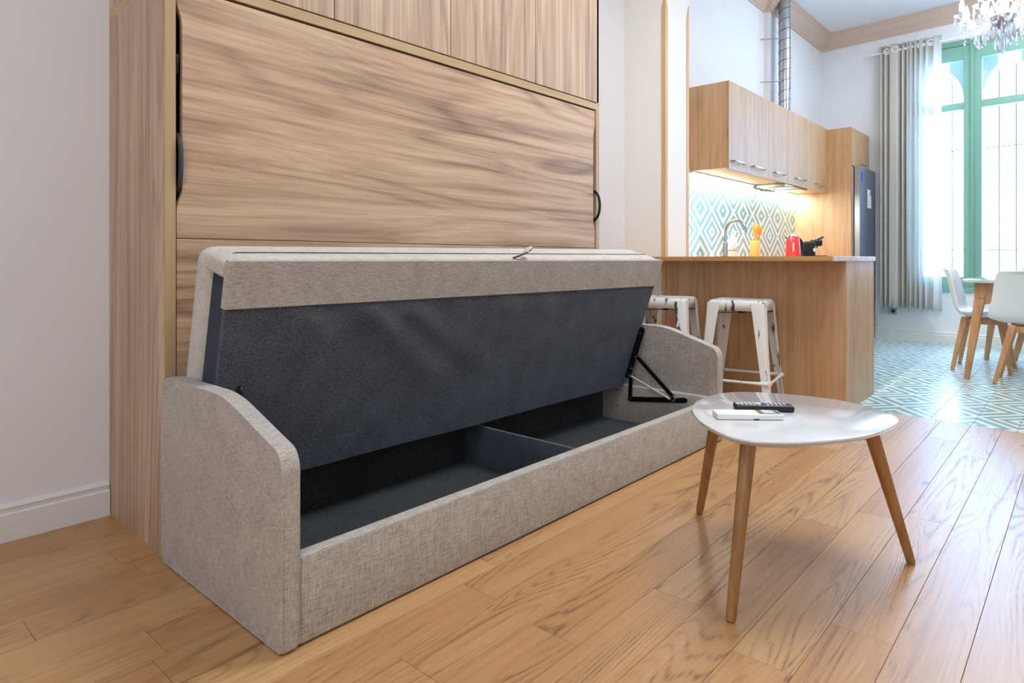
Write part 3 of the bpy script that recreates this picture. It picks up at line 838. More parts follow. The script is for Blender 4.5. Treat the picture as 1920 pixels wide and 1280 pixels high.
# beige flap folded over the top of the board
obj('lid_flap', sheet(new(), lambda u, v, w: LB(u, v, w), 24, 4, -0.0035, 0.020, u0=-0.002, u1=1.001, v0=0.806, v1=1.004), 'linen', sofa, smooth=50)
obj('lid_core', sheet(new(), LB, 12, 6, 0.0185, 0.116, u0=0.004, u1=0.985, v0=0.02, v1=0.95), 'felt_teal', sofa)
# cushion: rounded slab, plus the padded front border folding over the core
def rounded(bm, f, u0, u1, v0, v1, w0, w1, ru, rv, rw, n=5):
    """rounded box in lid space; ru,rv,rw are corner radii in u,v,w units"""
    us = [u0 + ru * (1 - math.cos(PI / 2 * k / n)) for k in range(n + 1)] + [u0 + ru + (u1 - u0 - 2 * ru) * k / 14 for k in range(1, 14)] + [u1 - ru * (1 - math.cos(PI / 2 * k / n)) for k in range(n, -1, -1)]
    m = 28; rings = []
    def prof(e):     # e: 0 at slab end .. 1 full; shrink in v,w
        pts = []
        for (cv, cw, a0) in ((v1 - rv, w0 + rw, PI / 2), (v0 + rv, w0 + rw, PI), (v0 + rv, w1 - rw, 3 * PI / 2), (v1 - rv, w1 - rw, 0)):
            for k in range(7):
                a = a0 + PI / 2 * k / 6
                pts.append((cv + rv * math.sin(a), cw + rw * (-math.cos(a) if False else 0)))
        return pts
    def loop_(e):
        pts = []
        cv0, cv1, cw0, cw1 = v0 + rv, v1 - rv, w0 + rw, w1 - rw
        rve, rwe = rv * e, rw * e
        for (cv, cw, a0) in ((cv1, cw1, 0.0), (cv1, cw0, PI / 2), (cv0, cw0, PI), (cv0, cw1, 3 * PI / 2)):
            for k in range(7):
                a = a0 + PI / 2 * k / 6
                # angle 0 -> +w, PI/2 -> +v ... build a rounded rectangle
                dv, dw = {0.0: (math.sin(a), math.cos(a))}.get(0.0)
                pts.append((cv + rve * dv, cw + rwe * dw))
        return pts
    for i, u in enumerate(us):
        d = min(u - u0, u1 - u)
        e = 1.0 if d >= ru else math.sqrt(max(0.0, 1 - ((ru - d) / ru) ** 2))
        e = 0.12 + 0.88 * e
        rings.append([bm.verts.new(f(u, v, w)) for v, w in loop_(e)])
    k = len(rings[0])
    for a, b in zip(rings, rings[1:]):
        for j in range(k): bm.faces.new([a[j], a[(j + 1) % k], b[(j + 1) % k], b[j]])
    bm.faces.new(rings[0]); bm.faces.new(rings[-1][::-1])
    return bm
cb = rounded(new(), LB, -0.004, 1.0, 0.03, 1.012, 0.112, 0.215, 0.022, 0.06, 0.045)
cu = obj('seat_cushion', cb, 'cushion', sofa, smooth=70)
obj('cushion_border', rounded(new(), LB, -0.004, 1.0, 0.915, 1.010, 0.019, 0.16, 0.02, 0.03, 0.02), 'cushion', cu, smooth=70)
sl = [LB(0.004 + 0.01 * (1 - math.sin(PI / 2 * k / 6)) * 0 + 0.02 * (1 - math.cos(PI / 2 * k / 6)), 0.93 + 0.083 * math.sin(PI / 2 * k / 6), 0.055 + 0.03 * (k / 6)) for k in range(7)]
sl += [LB(0.024 + 0.96 * k / 20, 1.0135, 0.085) for k in range(1, 21)]
obj('seam', tube(new(), sl, 0.0016, 5), 'seam', cu)
# pull strap on the top edge
pc = LB(0.53, 1.0, 0.0)
sb = new()
P = [LB(0.512, 1.008, 0.03), LB(0.517, 1.028, 0.012), LB(0.527, 1.045, 0.005), LB(0.536, 1.058, 0.008), LB(0.545, 1.066, 0.02)]
for w_, bm_, mt in ((0.022, new(), 'strapd'), ):
    for a, b in zip(P, P[1:]): beam(bm_, a, b, w_, w_, ref=(0, 0.3, 1), h0=0.004, h1=0.004)
    st = obj('pull_strap', bm_, mt, sofa)
tp = new(); beam(tp, P[2], P[4] + Vector((0.012, 0.012, 0.004)), 0.030, 0.030, ref=(0, 0.3, 1), h0=0.012, h1=0.016, bev=0.004)
obj('strap_end', tp, 'leather', st)
# lift mechanism on the right end
XM = 2.975
def yz(bm, a, b, w, th, x=XM, bev=0.002):
    return beam(bm, (x, a[0], a[1]), (x, b[0], b[1]), th, th, ref=(0, 0, 1) if abs(a[0] - b[0]) > abs(a[1] - b[1]) else (0, 1, 0), h0=w, h1=w, bev=bev)
def plate(bm, a, b, w, x0, x1):
    a = Vector(a); b = Vector(b); d = (b - a).normalized(); nn = Vector((-d.y, d.x)) * w / 2
    pts = []
    for k in range(7):
        an = PI * k / 6; pts.append(tuple(a + nn * math.cos(an) - d * (w / 2) * math.sin(an)))
    for k in range(7):
        an = PI * k / 6; pts.append(tuple(b - nn * math.cos(an) + d * (w / 2) * math.sin(an)))
    return prism(bm, pts, 'X', x0, x1, 0.001, 1)
lift = obj('lift_bracket', plate(new(), (1.742, 0.530), (1.826, 0.285), 0.034, XM - 0.006, XM), 'blackm', sofa)
obj('lift_bracket', plate(new(), (1.818, 0.158), (1.505, 0.196), 0.026, XM + 0.006, XM + 0.012), 'blackm', sofa)
obj('lift_link', plate(new(), (1.813, 0.285), (1.818, 0.160), 0.022, XM + 0.001, XM + 0.006), 'blackm', sofa)
obj('lift_link', plate(new(), (1.775, 0.388), (1.565, 0.203), 0.022, XM + 0.001, XM + 0.006), 'blackm', sofa)
obj('gas_strut', tube(new(), [(XM - 0.008, 1.808, 0.285), (XM - 0.008, 1.575, 0.193)], 0.0055, 8), 'strut', sofa)
for y_, z_, r_ in ((1.775, 0.388, .007), (1.800, 0.326, .006), (1.808, 0.286, .010), (1.565, 0.203, .010), (1.556, 0.196, .012), (1.818, 0.16, .005), (1.748, 0.515, .004)):
    obj('rivet', tube(new(), [(XM - 0.014, y_, z_), (XM + 0.004, y_, z_)], r_, 10), 'chrome', lift)
lb = obj('lift_bracket', plate(new(), (1.747, 0.535), (1.772, 0.46), 0.034, 0.828, 0.834), 'blackm', sofa)
obj('rivet', tube(new(), [(0.834, 1.752, 0.522), (0.840, 1.752, 0.522)], 0.006, 10), 'chrome', lb)
for y_, z_ in ((1.83, 0.195), (1.83, 0.11)):
    obj('screw', tube(new(), [(2.985, y_ + 0.07, z_), (2.996, y_ + 0.07, z_)], 0.004, 8), 'chrome', sofa)

# ------------------------------------------------------------------ coffee table
ct = thing('coffee_table', 'white gloss rounded-triangle coffee table on three oak legs', 'table', (1.97, 0.70, 0))
pts = [(1.862, .916), (1.99, .953), (2.126, .944), (2.213, .885), (2.275, .745), (2.283, .61), (2.225, .475), (2.13, .41), (2.02, .404), (1.87, .435), (1.74, .505), (1.65, .59), (1.622, .68), (1.68, .775), (1.758, .852)]
def catmull(P, n=5):
    out = []; N = len(P)
    for i in range(N):
        p0, p1, p2, p3 = (Vector(P[(i + q) % N]) for q in (-1, 0, 1, 2))
        for k in range(n):
            t_ = k / n
            out.append(tuple(0.5 * ((2 * p1) + (p2 - p0) * t_ + (2 * p0 - 5 * p1 + 4 * p2 - p3) * t_ ** 2 + (3 * p1 - p0 - 3 * p2 + p3) * t_ ** 3)))
    return out
op = catmull(pts, 4)
bm = new(); cxy = Vector((1.97, 0.69))
lev = [(0.93, 0.420), (0.985, 0.431), (1.0, 0.437), (0.996, 0.4405), (0.985, 0.442)]
rings = [[bm.verts.new((cxy.x + (p[0] - cxy.x) * k, cxy.y + (p[1] - cxy.y) * k, z)) for p in op] for k, z in lev]
for a, b in zip(rings, rings[1:]):
    for i in range(len(op)): bm.faces.new([a[i], a[(i + 1) % len(op)], b[(i + 1) % len(op)], b[i]])
bm.faces.new(rings[0]); bm.faces.new(rings[-1])
obj('table_top', bm, 'gloss', ct, smooth=40)
for (f, t_) in (((1.562, .665), (1.695, .672)), ((2.153, 1.031), (2.078, .925)), ((2.216, .392), (2.105, .482))):
    bm = new(); tube(bm, [(f[0], f[1], 0.0), (f[0] + (t_[0] - f[0]) * .02, f[1] + (t_[1] - f[1]) * .02, 0.008), (t_[0], t_[1], 0.425)], [0.010, 0.0125, 0.021], 14)
    obj('leg', bm, 'leg_oak', ct, smooth=50)

# remotes
def local_box(bm, c, ang, L, Wd, z0_, z1_, bev=0.0, dx=0.0, dy=0.0, seg=2):
    sub = new(); box(sub, dx - L / 2, dx + L / 2, dy - Wd / 2, dy + Wd / 2, z0_, z1_, bev, seg)
    bmesh.ops.rotate(sub, cent=(0, 0, 0), matrix=Matrix.Rotation(ang, 3, 'Z'), verts=sub.verts)
    bmesh.ops.translate(sub, verts=sub.verts, vec=(c[0], c[1], 0))
    me = bpy.data.meshes.new('tmp'); sub.to_mesh(me); sub.free(); bm.from_mesh(me); bpy.data.meshes.remove(me)
    return bm
ZT = 0.442; a1 = math.radians(-51); c1 = (1.850, 0.737)
r1 = thing('remote_control', 'white air-conditioner remote with small grey screen on the coffee table', 'remote', (c1[0], c1[1], ZT), 'remotes on the coffee table')
obj('case', local_box(new(), c1, a1, 0.188, 0.060, ZT + 0.0005, ZT + 0.017, 0.004), 'white', r1)
obj('screen_bezel', local_box(new(), c1, a1, 0.060, 0.046, ZT + 0.0165, ZT + 0.0176, 0, 0.058), 'handle', r1)
obj('screen', local_box(new(), c1, a1, 0.034, 0.040, ZT + 0.017, ZT + 0.0182, 0, 0.058), 'lcd', r1)
obj('marking', local_box(new(), c1, a1, 0.006, 0.046, ZT + 0.0165, ZT + 0.0175, 0, 0.024), 'yellow', r1)
obj('notch', local_box(new(), c1, a1, 0.016, 0.003, ZT + 0.0008, ZT + 0.004, 0.001, 0.016, -0.0295), 'blackp', r1)
a2 = math.radians(-56.6); c2 = (1.974, 0.738)
r2 = thing('remote_control', 'black television remote with rows of buttons on the coffee table', 'remote', (c2[0], c2[1], ZT), 'remotes on the coffee table')
obj('case', local_box(new(), c2, a2, 0.172, 0.046, ZT + 0.0005, ZT + 0.019, 0.007, 0, 0, 3), 'blackp', r2)
for r in range(11):
    for q in range(3):
        if r in (4, 6) and q == 1: continue
        mt = 'greyb'
        if r == 10 and q == 0: mt = 'redb'
        if r in (5,): mt = 'handle'
        obj('button', local_box(new(), c2, a2, 0.0062, 0.0085, ZT + 0.0185, ZT + 0.0205, 0.001, -0.064 + r * 0.0125, -0.0125 + q * 0.0125), mt, r2)
obj('button', local_box(new(), c2, a2, 0.016, 0.016, ZT + 0.0185, ZT + 0.0200, 0.002, -0.014, 0), 'greyb', r2)

# ------------------------------------------------------------------ kitchen: island, worktop, base units
isl = thing('kitchen_island', 'oak laminate breakfast bar body below the worktop', 'kitchen island', (4.5, 1.65, 0))
obj('front_panel', box(new(), 4.16, 4.18, 1.072, 2.248, 0.0, 0.889), 'kit_oak', isl, loc=(4.17, 1.6, 0.45))
obj('end_panel', box(new(), 4.1605, 4.82, 1.070, 1.0715, 0.0, 0.889), 'kit_oak', isl, loc=(4.5, 1.07, 0.45))
obj('body', box(new(), 4.1805, 4.80, 1.072, 2.248, 0.001, 0.888), 'kit_oak', isl)
worktop = [(3.866, 1.06), (4.823, 1.06), (4.823, 1.86), (7.488, 1.86), (7.488, YK - 0.012), (4.52, YK - 0.012), (4.52, PY - 0.008), (4.152, PY - 0.008), (4.152, YW - 0.002), (3.866, YW - 0.002)]
tag(obj('worktop', prism(new(), worktop, 'Z', 0.8895, 0.918, 0.001, 1), 'worktop'), 'oak worktop running along the island and the kitchen wall', 'worktop')
for i, (a, b) in enumerate(((4.83, 5.48), (5.485, 6.135), (6.14, 6.79), (6.795, 7.485))):
    u_ = thing('base_cabinet', ('oak base cabinet ' + ['next to the island', 'under the sink tap', 'under the range hood', 'next to the fridge housing'][i]), 'cabinet', ((a + b) / 2, 2.2, 0), 'base cabinets along the kitchen wall')
    obj('body', box(new(), a, b, 1.90, YK - 0.012, 0.1, 0.889), 'kit_oak', u_)
    obj('plinth', box(new(), a, b, 1.95, 1.97, 0.0, 0.1), 'kit_oak', u_)
    dr = obj('door', box(new(), a + 0.002, b - 0.002, 1.88, 1.899, 0.105, 0.885, 0.001, 1), 'kit_oak', u_)
    obj('handle', box(new(), (a + b) / 2 - 0.1, (a + b) / 2 + 0.1, 1.855, 1.864, 0.80, 0.812, 0.002), 'steel', dr)

# backsplash tiles belong to the kitchen wall
tile_field(wk, 6.497 - TX * 9, 1.335 - TY * 3, 0, 16, 0, 6, [lambda p: p[0] - 4.53, lambda p: 7.487 - p[0], lambda p: p[1] - 0.9195, lambda p: 1.66 - p[1]],
           lambda p, h: (p[0], YK - 0.009 - h, p[1]), 'splash', 0.0085)

# wall cabinets
xs = [4.944, 5.279, 5.782, 6.277, 6.937, 7.486]
UB, UT, UY = 1.625, 2.311, 2.118
ULAB = ['narrow oak wall cabinet at the end above the tap', 'oak wall cabinet second from the partition side', 'oak wall cabinet just before the range hood', 'wide oak wall cabinet holding the range hood below the flue', 'oak wall cabinet touching the tall fridge housing']
for i, (a, b) in enumerate(zip(xs, xs[1:])):
    u_ = thing('hanging_cabinet', ULAB[i], 'cabinet', ((a + b) / 2, YK, UB), 'oak wall cabinets over the backsplash')
    obj('body', box(new(), a + 0.0005, b - 0.0005, UY + 0.020, YK - 0.002, UB, UT), 'kit_oak', u_, loc=((a + b) / 2, UY, 2))
    dr = obj('door', box(new(), a + 0.0012, b - 0.0012, UY, UY + 0.0185, UB - 0.012, UT, 0.001, 1), 'kit_oak', u_, loc=((a + b) / 2, UY, 2))
    hc = (a + b) / 2
    hb = new(); hl = min(0.13, (b - a) * 0.36)
    box(hb, hc - hl, hc + hl, UY - 0.032, UY - 0.024, UB + 0.050, UB + 0.062, 0.002)
    box(hb, hc - hl, hc - hl + 0.012, UY - 0.026, UY + 0.0, UB + 0.050, UB + 0.062, 0.001); box(hb, hc + hl - 0.012, hc + hl, UY - 0.026, UY + 0.0, UB + 0.050, UB + 0.062, 0.001)
    obj('handle', hb, 'steel', dr, loc=(hc, UY, UB))
hood = thing('range_hood', 'flat built-in range hood under the wide wall cabinet', 'range hood', (6.607, 2.29, 1.6))
obj('body', box(new(), 6.285, 6.93, 2.145, 2.42, 1.600, 1.6245, 0.003), 'steel', hood)
for k in range(2): obj('filter', box(new(), 6.30 + k * 0.315, 6.60 + k * 0.315, 2.16, 2.36, 1.596, 1.6005, 0.001), 'steel', hood)
for k in range(2): obj('lamp', box(new(), 6.36 + k * 0.40, 6.46 + k * 0.40, 2.375, 2.405, 1.597, 1.6005, 0.001), 'led', hood)
light('hood_lamp', 'AREA', (6.607, 2.38, 1.590), (0, 0, 0), 2.2, (1.0, 0.86, 0.66), shape='RECTANGLE', size=0.5, size_y=0.04)
for (a, b, lab) in ((4.96, 6.26, 'long glowing strip light under the wall cabinets above the tap'), (6.95, 7.47, 'short glowing strip light beside the fridge housing')):
    s_ = thing('led_strip', lab, 'strip light', ((a + b) / 2, YK - 0.02, 1.61), 'strip lights under the wall cabinets')
    obj('profile', box(new(), a, b, YK - 0.040, YK - 0.012, 1.6135, 1.6245), 'white', s_)
    n_ = int((b - a) / 0.035)
    for k in range(n_):
        x_ = a + 0.017 + k * (b - a - 0.02) / n_
        obj('diode', box(new(), x_ - 0.012, x_ + 0.012, YK - 0.034, YK - 0.018, 1.609, 1.6138), 'led', s_)
    light('led_strip_lamp', 'AREA', ((a + b) / 2, YK - 0.028, 1.606), (0, 0, 0), 15.0 * (b - a), (1.0, 0.95, 0.86), shape='RECTANGLE', size=b - a, size_y=0.03)

# flue pipe with two stays
flp = thing('flue_pipe', 'spiral galvanised flue pipe rising above the wall cabinets', 'flue pipe', (6.72, 2.30, UT))
fx, fy, fr = 6.69, 2.288, 0.055
obj('duct', tube(new(), [(fx, fy, UT), (fx, fy, CEIL - 0.001)], fr, 28), 'steel', flp)
hp = []
for k in range(12 * 24):
    a = 2 * PI * k / 24; z = UT + 0.02 + k / 24 * 0.102
    if z > CEIL - 0.01: break
    hp.append((fx + (fr + 0.0005) * math.cos(a), fy + (fr + 0.0005) * math.sin(a), z))
obj('spiral_seam', tube(new(), hp, 0.003, 5), 'handle', flp)
for z_ in (2.69, 3.12):
    obj('stay_rod', tube(new(), [(fx - 0.04, fy - 0.02, z_ - 0.01), (6.50, YK, z_ - 0.015)], 0.0045, 6), 'steel', flp)

# fridge housing and fridge
fh = thing('fridge_housing', 'tall oak fridge housing with one top cupboard at the wall corner', 'cabinet', (7.85, 2.2, 0))
TYF = 1.875
obj('side_panel', box(new(), 7.49, 7.515, TYF, YK - 0.002, 0, 2.30), 'kit_oak', fh, loc=(7.5, 2.1, 1.2))
obj('top_box', box(new(), 7.5155, 8.235, TYF + 0.02, YK - 0.052, 1.905, 2.30), 'kit_oak', fh)
obj('side_panel', box(new(), 8.19, 8.215, TYF + 0.021, YK - 0.052, 0, 1.904), 'kit_oak', fh)
dr = obj('door', box(new(), 7.5165, 8.235, TYF, TYF + 0.0195, 1.900, 2.30, 0.001, 1), 'kit_oak', fh, loc=(7.9, TYF, 2.1))
obj('handle', box(new(), 7.78, 7.98, TYF - 0.03, TYF - 0.022, 1.925, 1.937, 0.002), 'steel', dr)
fg = thing('fridge', 'tall dark steel fridge standing in the oak housing', 'fridge', (7.85, 2.15, 0))
obj('body', box(new(), 7.522, 8.178, 1.862, 2.38, 0.02, 1.885, 0.004), 'fridge_side', fg)
obj('gasket', box(new(), 7.530, 8.172, 1.852, 1.862, 0.05, 1.88), 'blackp', fg)
dr = obj('door', box(new(), 7.522, 8.178, 1.80, 1.852, 0.72, 1.885, 0.006), 'fridge', fg)
obj('edge_trim', box(new(), 7.5205, 7.523, 1.803, 1.850, 0.722, 1.883), 'steel', dr)
obj('energy_label', box(new(), 7.83, 7.985, 1.7985, 1.80, 1.46, 1.66), 'white', dr)
for k in range(4): obj('label_line', box(new(), 7.85, 7.93 - k * 0.012, 1.7979, 1.7985, 1.49 + k * 0.035, 1.505 + k * 0.035), 'sock', dr)
obj('label_line', box(new(), 7.945, 7.975, 1.7979, 1.7985, 1.60, 1.65), 'handle', dr)
obj('badge', box(new(), 7.56, 7.62, 1.7985, 1.80, 1.72, 1.83), 'blue', dr)
obj('door', box(new(), 7.522, 8.178, 1.80, 1.852, 0.05, 0.712, 0.006), 'fridge', fg)

# ------------------------------------------------------------------ things on the worktop
WZ = 0.9185
fa = thing('kitchen_tap', 'chrome gooseneck kitchen tap on the worktop', 'tap', (5.16, 2.24, WZ))
bm = lathe(new(), [(0, 0), (0.028, 0), (0.028, 0.008), (0.021, 0.012), (0.021, 0.115), (0.016, 0.12), (0, 0.12)], (5.16, 2.24, WZ), 18)
obj('base', bm, 'tapmetal', fa)
R_ = 0.085; pp = [(5.16, 2.24, WZ + 0.11), (5.16, 2.24, WZ + 0.21)]
for k in range(1, 15):
    a = PI * k / 14 * 0.93
    pp.append((5.16, 2.24 - R_ + R_ * math.cos(a), WZ + 0.212 + R_ * math.sin(a)))
pp.append((5.16, pp[-1][1] - 0.006, pp[-1][2] - 0.035))
obj('spout', tube(new(), pp, 0.0115, 12), 'tapmetal', fa, smooth=60)
obj('lever', tube(new(), [(5.175, 2.235, WZ + 0.055), (5.22, 2.20, WZ + 0.06), (5.27, 2.17, WZ + 0.095)], [0.008, 0.006, 0.005], 8), 'tapmetal', fa)
sb = thing('soap_bottle', 'white pump soap bottle beside the tap', 'bottle', (5.438, 2.3, WZ))
obj('bottle', lathe(new(), [(0, 0), (0.036, 0), (0.038, 0.006), (0.038, 0.145), (0.030, 0.168), (0.014, 0.178), (0.014, 0.19), (0, 0.19)], (5.438, 2.3, WZ), 22), 'white', sb, smooth=50)
bm = lathe(new(), [(0, 0.19), (0.012, 0.19), (0.012, 0.205), (0.005, 0.207), (0.005, 0.215), (0, 0.215)], (5.438, 2.3, WZ), 14)
box(bm, 5.430, 5.446, 2.255, 2.308, WZ + 0.213, WZ + 0.222, 0.002); obj('pump', bm, 'white', sb)
for z_ in (0.055, 0.072):
    bm = new()
    for k in range(6):
        a0, a1_ = -2.6 + k * 0.2, -2.6 + (k + 1) * 0.2
        hexa(bm, [(5.438 + r * math.cos(a), 2.3 + r * math.sin(a), WZ + z) for z in (z_, z_ + 0.006) for a, r in ((a0, 0.0378), (a0, 0.0386), (a1_, 0.0386), (a1_, 0.0378))])
    obj('label_line', bm, 'handle', sb)
# utensil box
uc = (5.90, 2.28); ua = math.radians(12)
ub = thing('utensil_box', 'square bamboo utensil box on the worktop', 'utensil box', (uc[0], uc[1], WZ))
for (dx, dy, lx, ly) in ((-0.036, 0, 0.008, 0.08), (0.036, 0, 0.008, 0.08), (0, -0.036, 0.064, 0.008), (0, 0.036, 0.064, 0.008)):
    obj('wall_board', local_box(new(), uc, ua, lx, ly, WZ, WZ + 0.152, 0.001, dx, dy), 'bamboo', ub)
obj('bottom_board', local_box(new(), uc, ua, 0.064, 0.064, WZ, WZ + 0.006), 'bamboo', ub)
UL = ['solid wooden spoon', 'wooden fork with two tines', 'slotted wooden spatula', 'slim wooden turner', 'dark-tipped wooden spoon']
for k, (dx, dy, tx, ty, h) in enumerate(((-0.018, -0.012, -0.03, -0.03, 0.295), (-0.004, 0.012, -0.012, 0.0, 0.312), (0.010, -0.010, 0.010, -0.016, 0.305), (0.018, 0.014, 0.034, -0.002, 0.30), (0.022, -0.012, 0.052, -0.034, 0.292))):
    b_ = (uc[0] + dx, uc[1] + dy, WZ + 0.008); t_ = (uc[0] + tx, uc[1] + ty, WZ + h)
    ut = thing('wooden_utensil', UL[k] + ' standing in the bamboo box', 'utensil', b_, 'wooden utensils in the bamboo box')
    mid_ = Vector(b_).lerp(Vector(t_), 0.66)
    obj('shaft', tube(new(), [b_, mid_], 0.006, 8), 'spoon', ut)
    hb = new()
    tube(hb, [mid_, Vector(b_).lerp(Vector(t_), 0.74), Vector(b_).lerp(Vector(t_), 0.86), Vector(b_).lerp(Vector(t_), 0.96), t_], [0.006, 0.014, 0.020, 0.017, 0.008], 10)
    cen = Vector(b_).lerp(Vector(t_), 0.85)
    for v in hb.verts:
        d_ = v.co - cen; ax = Vector((0.6656, -0.7463, 0)); dep = Vector((0.7463, 0.6656, 0))
        v.co = v.co - dep * d_.dot(dep) * 0.6
    obj('head', hb, 'spoon', ut, smooth=60)
# kettle
kc = (6.675, 2.2)
kt = thing('kettle', 'red enamel electric kettle with black handle on the worktop', 'kettle', (kc[0], kc[1], WZ))
obj('base', lathe(new(), [(0, 0), (0.072, 0), (0.074, 0.004), (0.072, 0.014), (0, 0.014)], (kc[0], kc[1], WZ), 26), 'blackp', kt)
obj('body', lathe(new(), [(0, 0.015), (0.072, 0.015), (0.072, 0.04), (0.066, 0.15), (0.060, 0.20), (0.052, 0.212), (0.0, 0.212)], (kc[0], kc[1], WZ), 30), 'red', kt, smooth=50)
obj('lid', lathe(new(), [(0, 0.212), (0.05, 0.212), (0.046, 0.222), (0.018, 0.227), (0.016, 0.238), (0, 0.24)], (kc[0], kc[1], WZ), 24), 'steel', kt, smooth=50)
RI = Vector((0.6656, -0.7463, 0)); FW = Vector((0.7463, 0.6656, 0))
hp = []
for k in range(11):
    a = -PI / 2 + PI * k / 10
    hp.append(Vector((kc[0], kc[1], WZ + 0.105)) + (RI * 0.85 + FW * 0.3) * (0.058 + 0.075 * math.cos(a)) + Vector((0, 0, 0.09 * math.sin(a))))
obj('handle', tube(new(), hp, 0.012, 10), 'blackp', kt, smooth=60)
sp_ = Vector((kc[0], kc[1], WZ))
obj('spout', tube(new(), [sp_ - RI * 0.045 + Vector((0, 0, 0.185)), sp_ - RI * 0.066 + Vector((0, 0, 0.205)), sp_ - RI * 0.082 + Vector((0, 0, 0.222))], [0.022, 0.016, 0.008], 10), 'steel', kt)
gp = []
gb = new()
for zz in range(9):
    pass
ga = math.atan2((-FW).y, (-FW).x) - 0.35
tube(gb, [(kc[0] + r * math.cos(ga), kc[1] + r * math.sin(ga), WZ + z) for r, z in ((0.0715, 0.06), (0.0695, 0.10), (0.067, 0.145))], 0.008, 8)
obj('level_window', gb, 'gauge', kt)
# coffee machine
cc = Vector((6.99, 2.12, WZ)); ca = math.atan2(RI.y, RI.x)
cm_ = thing('coffee_machine', 'small black capsule coffee machine beside the red kettle', 'coffee machine', tuple(cc))
obj('body', local_box(new(), cc, ca, 0.13, 0.11, WZ + 0.0, WZ + 0.165, 0.02, -0.045, 0, 3), 'blackp', cm_)
obj('brew_head', local_box(new(), cc, ca, 0.10, 0.095, WZ + 0.115, WZ + 0.185, 0.02, 0.045, 0, 3), 'blackp', cm_)
obj('drip_tray', local_box(new(), cc, ca, 0.13, 0.10, WZ, WZ + 0.022, 0.006, 0.075, 0), 'blackp', cm_)
obj('nozzle', tube(new(), [cc + RI * 0.06 + Vector((0, 0, 0.118)), cc + RI * 0.06 + Vector((0, 0, 0.095))], 0.012, 10), 'chrome', cm_)
obj('lever', tube(new(), [cc + RI * 0.02 - FW * 0.02 + Vector((0, 0, 0.185)), cc + RI * 0.075 + Vector((0, 0, 0.188)), cc + RI * 0.12 + Vector((0, 0, 0.21))], [0.012, 0.011, 0.009], 8), 'blackp', cm_)
obj('chrome_cap', lathe(new(), [(0, 0.0), (0.022, 0.0), (0.02, 0.012), (0, 0.016)], tuple(cc + RI * 0.03 - FW * 0.01 + Vector((0, 0, 0.184))), 16), 'chrome', cm_)
obj('badge', local_box(new(), cc, ca, 0.018, 0.002, WZ + 0.06, WZ + 0.095, 0, 0.0, -0.0555), 'white', cm_)

# ------------------------------------------------------------------ bar stools
def make_stool(label, loc, rot):
    t = thing('bar_stool', label, 'stool', (0, 0, 0), 'metal bar stools at the island')
    h, H_ = 0.155, 0.66
    sq = lambda q, r: rpoly([(-q, -q), (q, -q), (q, q), (-q, q)], r, 5)
    bm = new()
    rings = []
    for q, r, z in ((0.164, 0.03, H_ - 0.062), (0.158, 0.03, H_ - 0.012), (0.152, 0.03, H_ - 0.002), (0.140, 0.03, H_ - 0.001), (0.125, 0.03, H_ - 0.006)):
        rings.append([bm.verts.new((p[0], p[1], z)) for p in sq(q, r)])
    n = len(rings[0])
    for a, b in zip(rings, rings[1:]):
        for i in range(n): bm.faces.new([a[i], a[(i + 1) % n], b[(i + 1) % n], b[i]])
    bm.faces.new(rings[-1])
    s_ = obj('seat', bm, 'worn_seat', t, smooth=40)
    sm = s_.modifiers.new('sheet', 'SOLIDIFY'); sm.thickness = 0.003
    for (sx, sy) in ((1, 1), (1, -1), (-1, 1), (-1, -1)):
        # each leg is a folded sheet: an L-shaped angle that widens at the top and splays out
        bm = new(); th = 0.003
        prof = []
        for (z, c, w) in ((0.0, 0.215, 0.032), (0.06, 0.209, 0.036), (0.40, 0.180, 0.056), (0.58, 0.1675, 0.069), (0.608, 0.1665, 0.073), (0.645, 0.1630, 0.076)):
            o1, o2, o3 = (c, c - w), (c, c), (c - w, c)
            i1, i2, i3 = (c - th, c - w), (c - th, c - th), (c - w, c - th)
            # soften the outer corner
            ch = 0.012
            pr = [o1, (c, c - ch), (c - ch * 0.3, c - ch * 0.3), (c - ch, c), o3, i3, (c - ch, c - th), (c - ch * .3 - th, c - ch * .3 - th), (c - th, c - ch), i1]
            prof.append([bm.verts.new((p[0] * sx, p[1] * sy, z)) for p in pr])
        for a, b in zip(prof, prof[1:]):
            m_ = len(a)
            for i in range(m_): bm.faces.new([a[i], a[(i + 1) % m_], b[(i + 1) % m_], b[i]])
        bm.faces.new(prof[0]); bm.faces.new(prof[-1])
        l_ = obj('leg', bm, 'worn', t, smooth=30)
        fb = new(); box(fb, *(sorted((sx * 0.185, sx * 0.218))), *(sorted((sy * 0.185, sy * 0.218))), 0.0, 0.012, 0.003); obj('foot_cap', fb, 'blackp', l_)
    zf = 0.19; c = 0.196
    for (a, b) in (((-c, -c), (c, -c)), ((c, -c), (c, c)), ((c, c), (-c, c)), ((-c, c), (-c, -c))):
        obj('footrest', tube(new(), [(a[0], a[1], zf), (a[0] * .72 + b[0] * .28, a[1] * .72 + b[1] * .28, zf), (a[0] * .28 + b[0] * .72, a[1] * .28 + b[1] * .72, zf), (b[0], b[1], zf)], [0.014, 0.008, 0.008, 0.014], 8), 'worn', t)
    for (a, b) in (((-.16, -.16, .585), (.16, .16, .585)), ((-.16, .16, .580), (.16, -.16, .580))):
        obj('cross_brace', beam(new(), a, b, 0.012, 0.012, h0=0.006, h1=0.006), 'stool_in', t)
    obj('joint_pad', box(new(), -0.02, 0.02, -0.02, 0.02, 0.575, 0.592, 0.002), 'blackp', t)
    t.location = loc; t.rotation_euler = (0, 0, rot)
    return t
make_stool('distressed white metal bar stool in full view in front of the island panel', (3.86, 1.575, 0), math.radians(9))
make_stool('distressed white metal bar stool half hidden behind the lifted sofa seat', (3.765, 2.03, 0), math.radians(13))

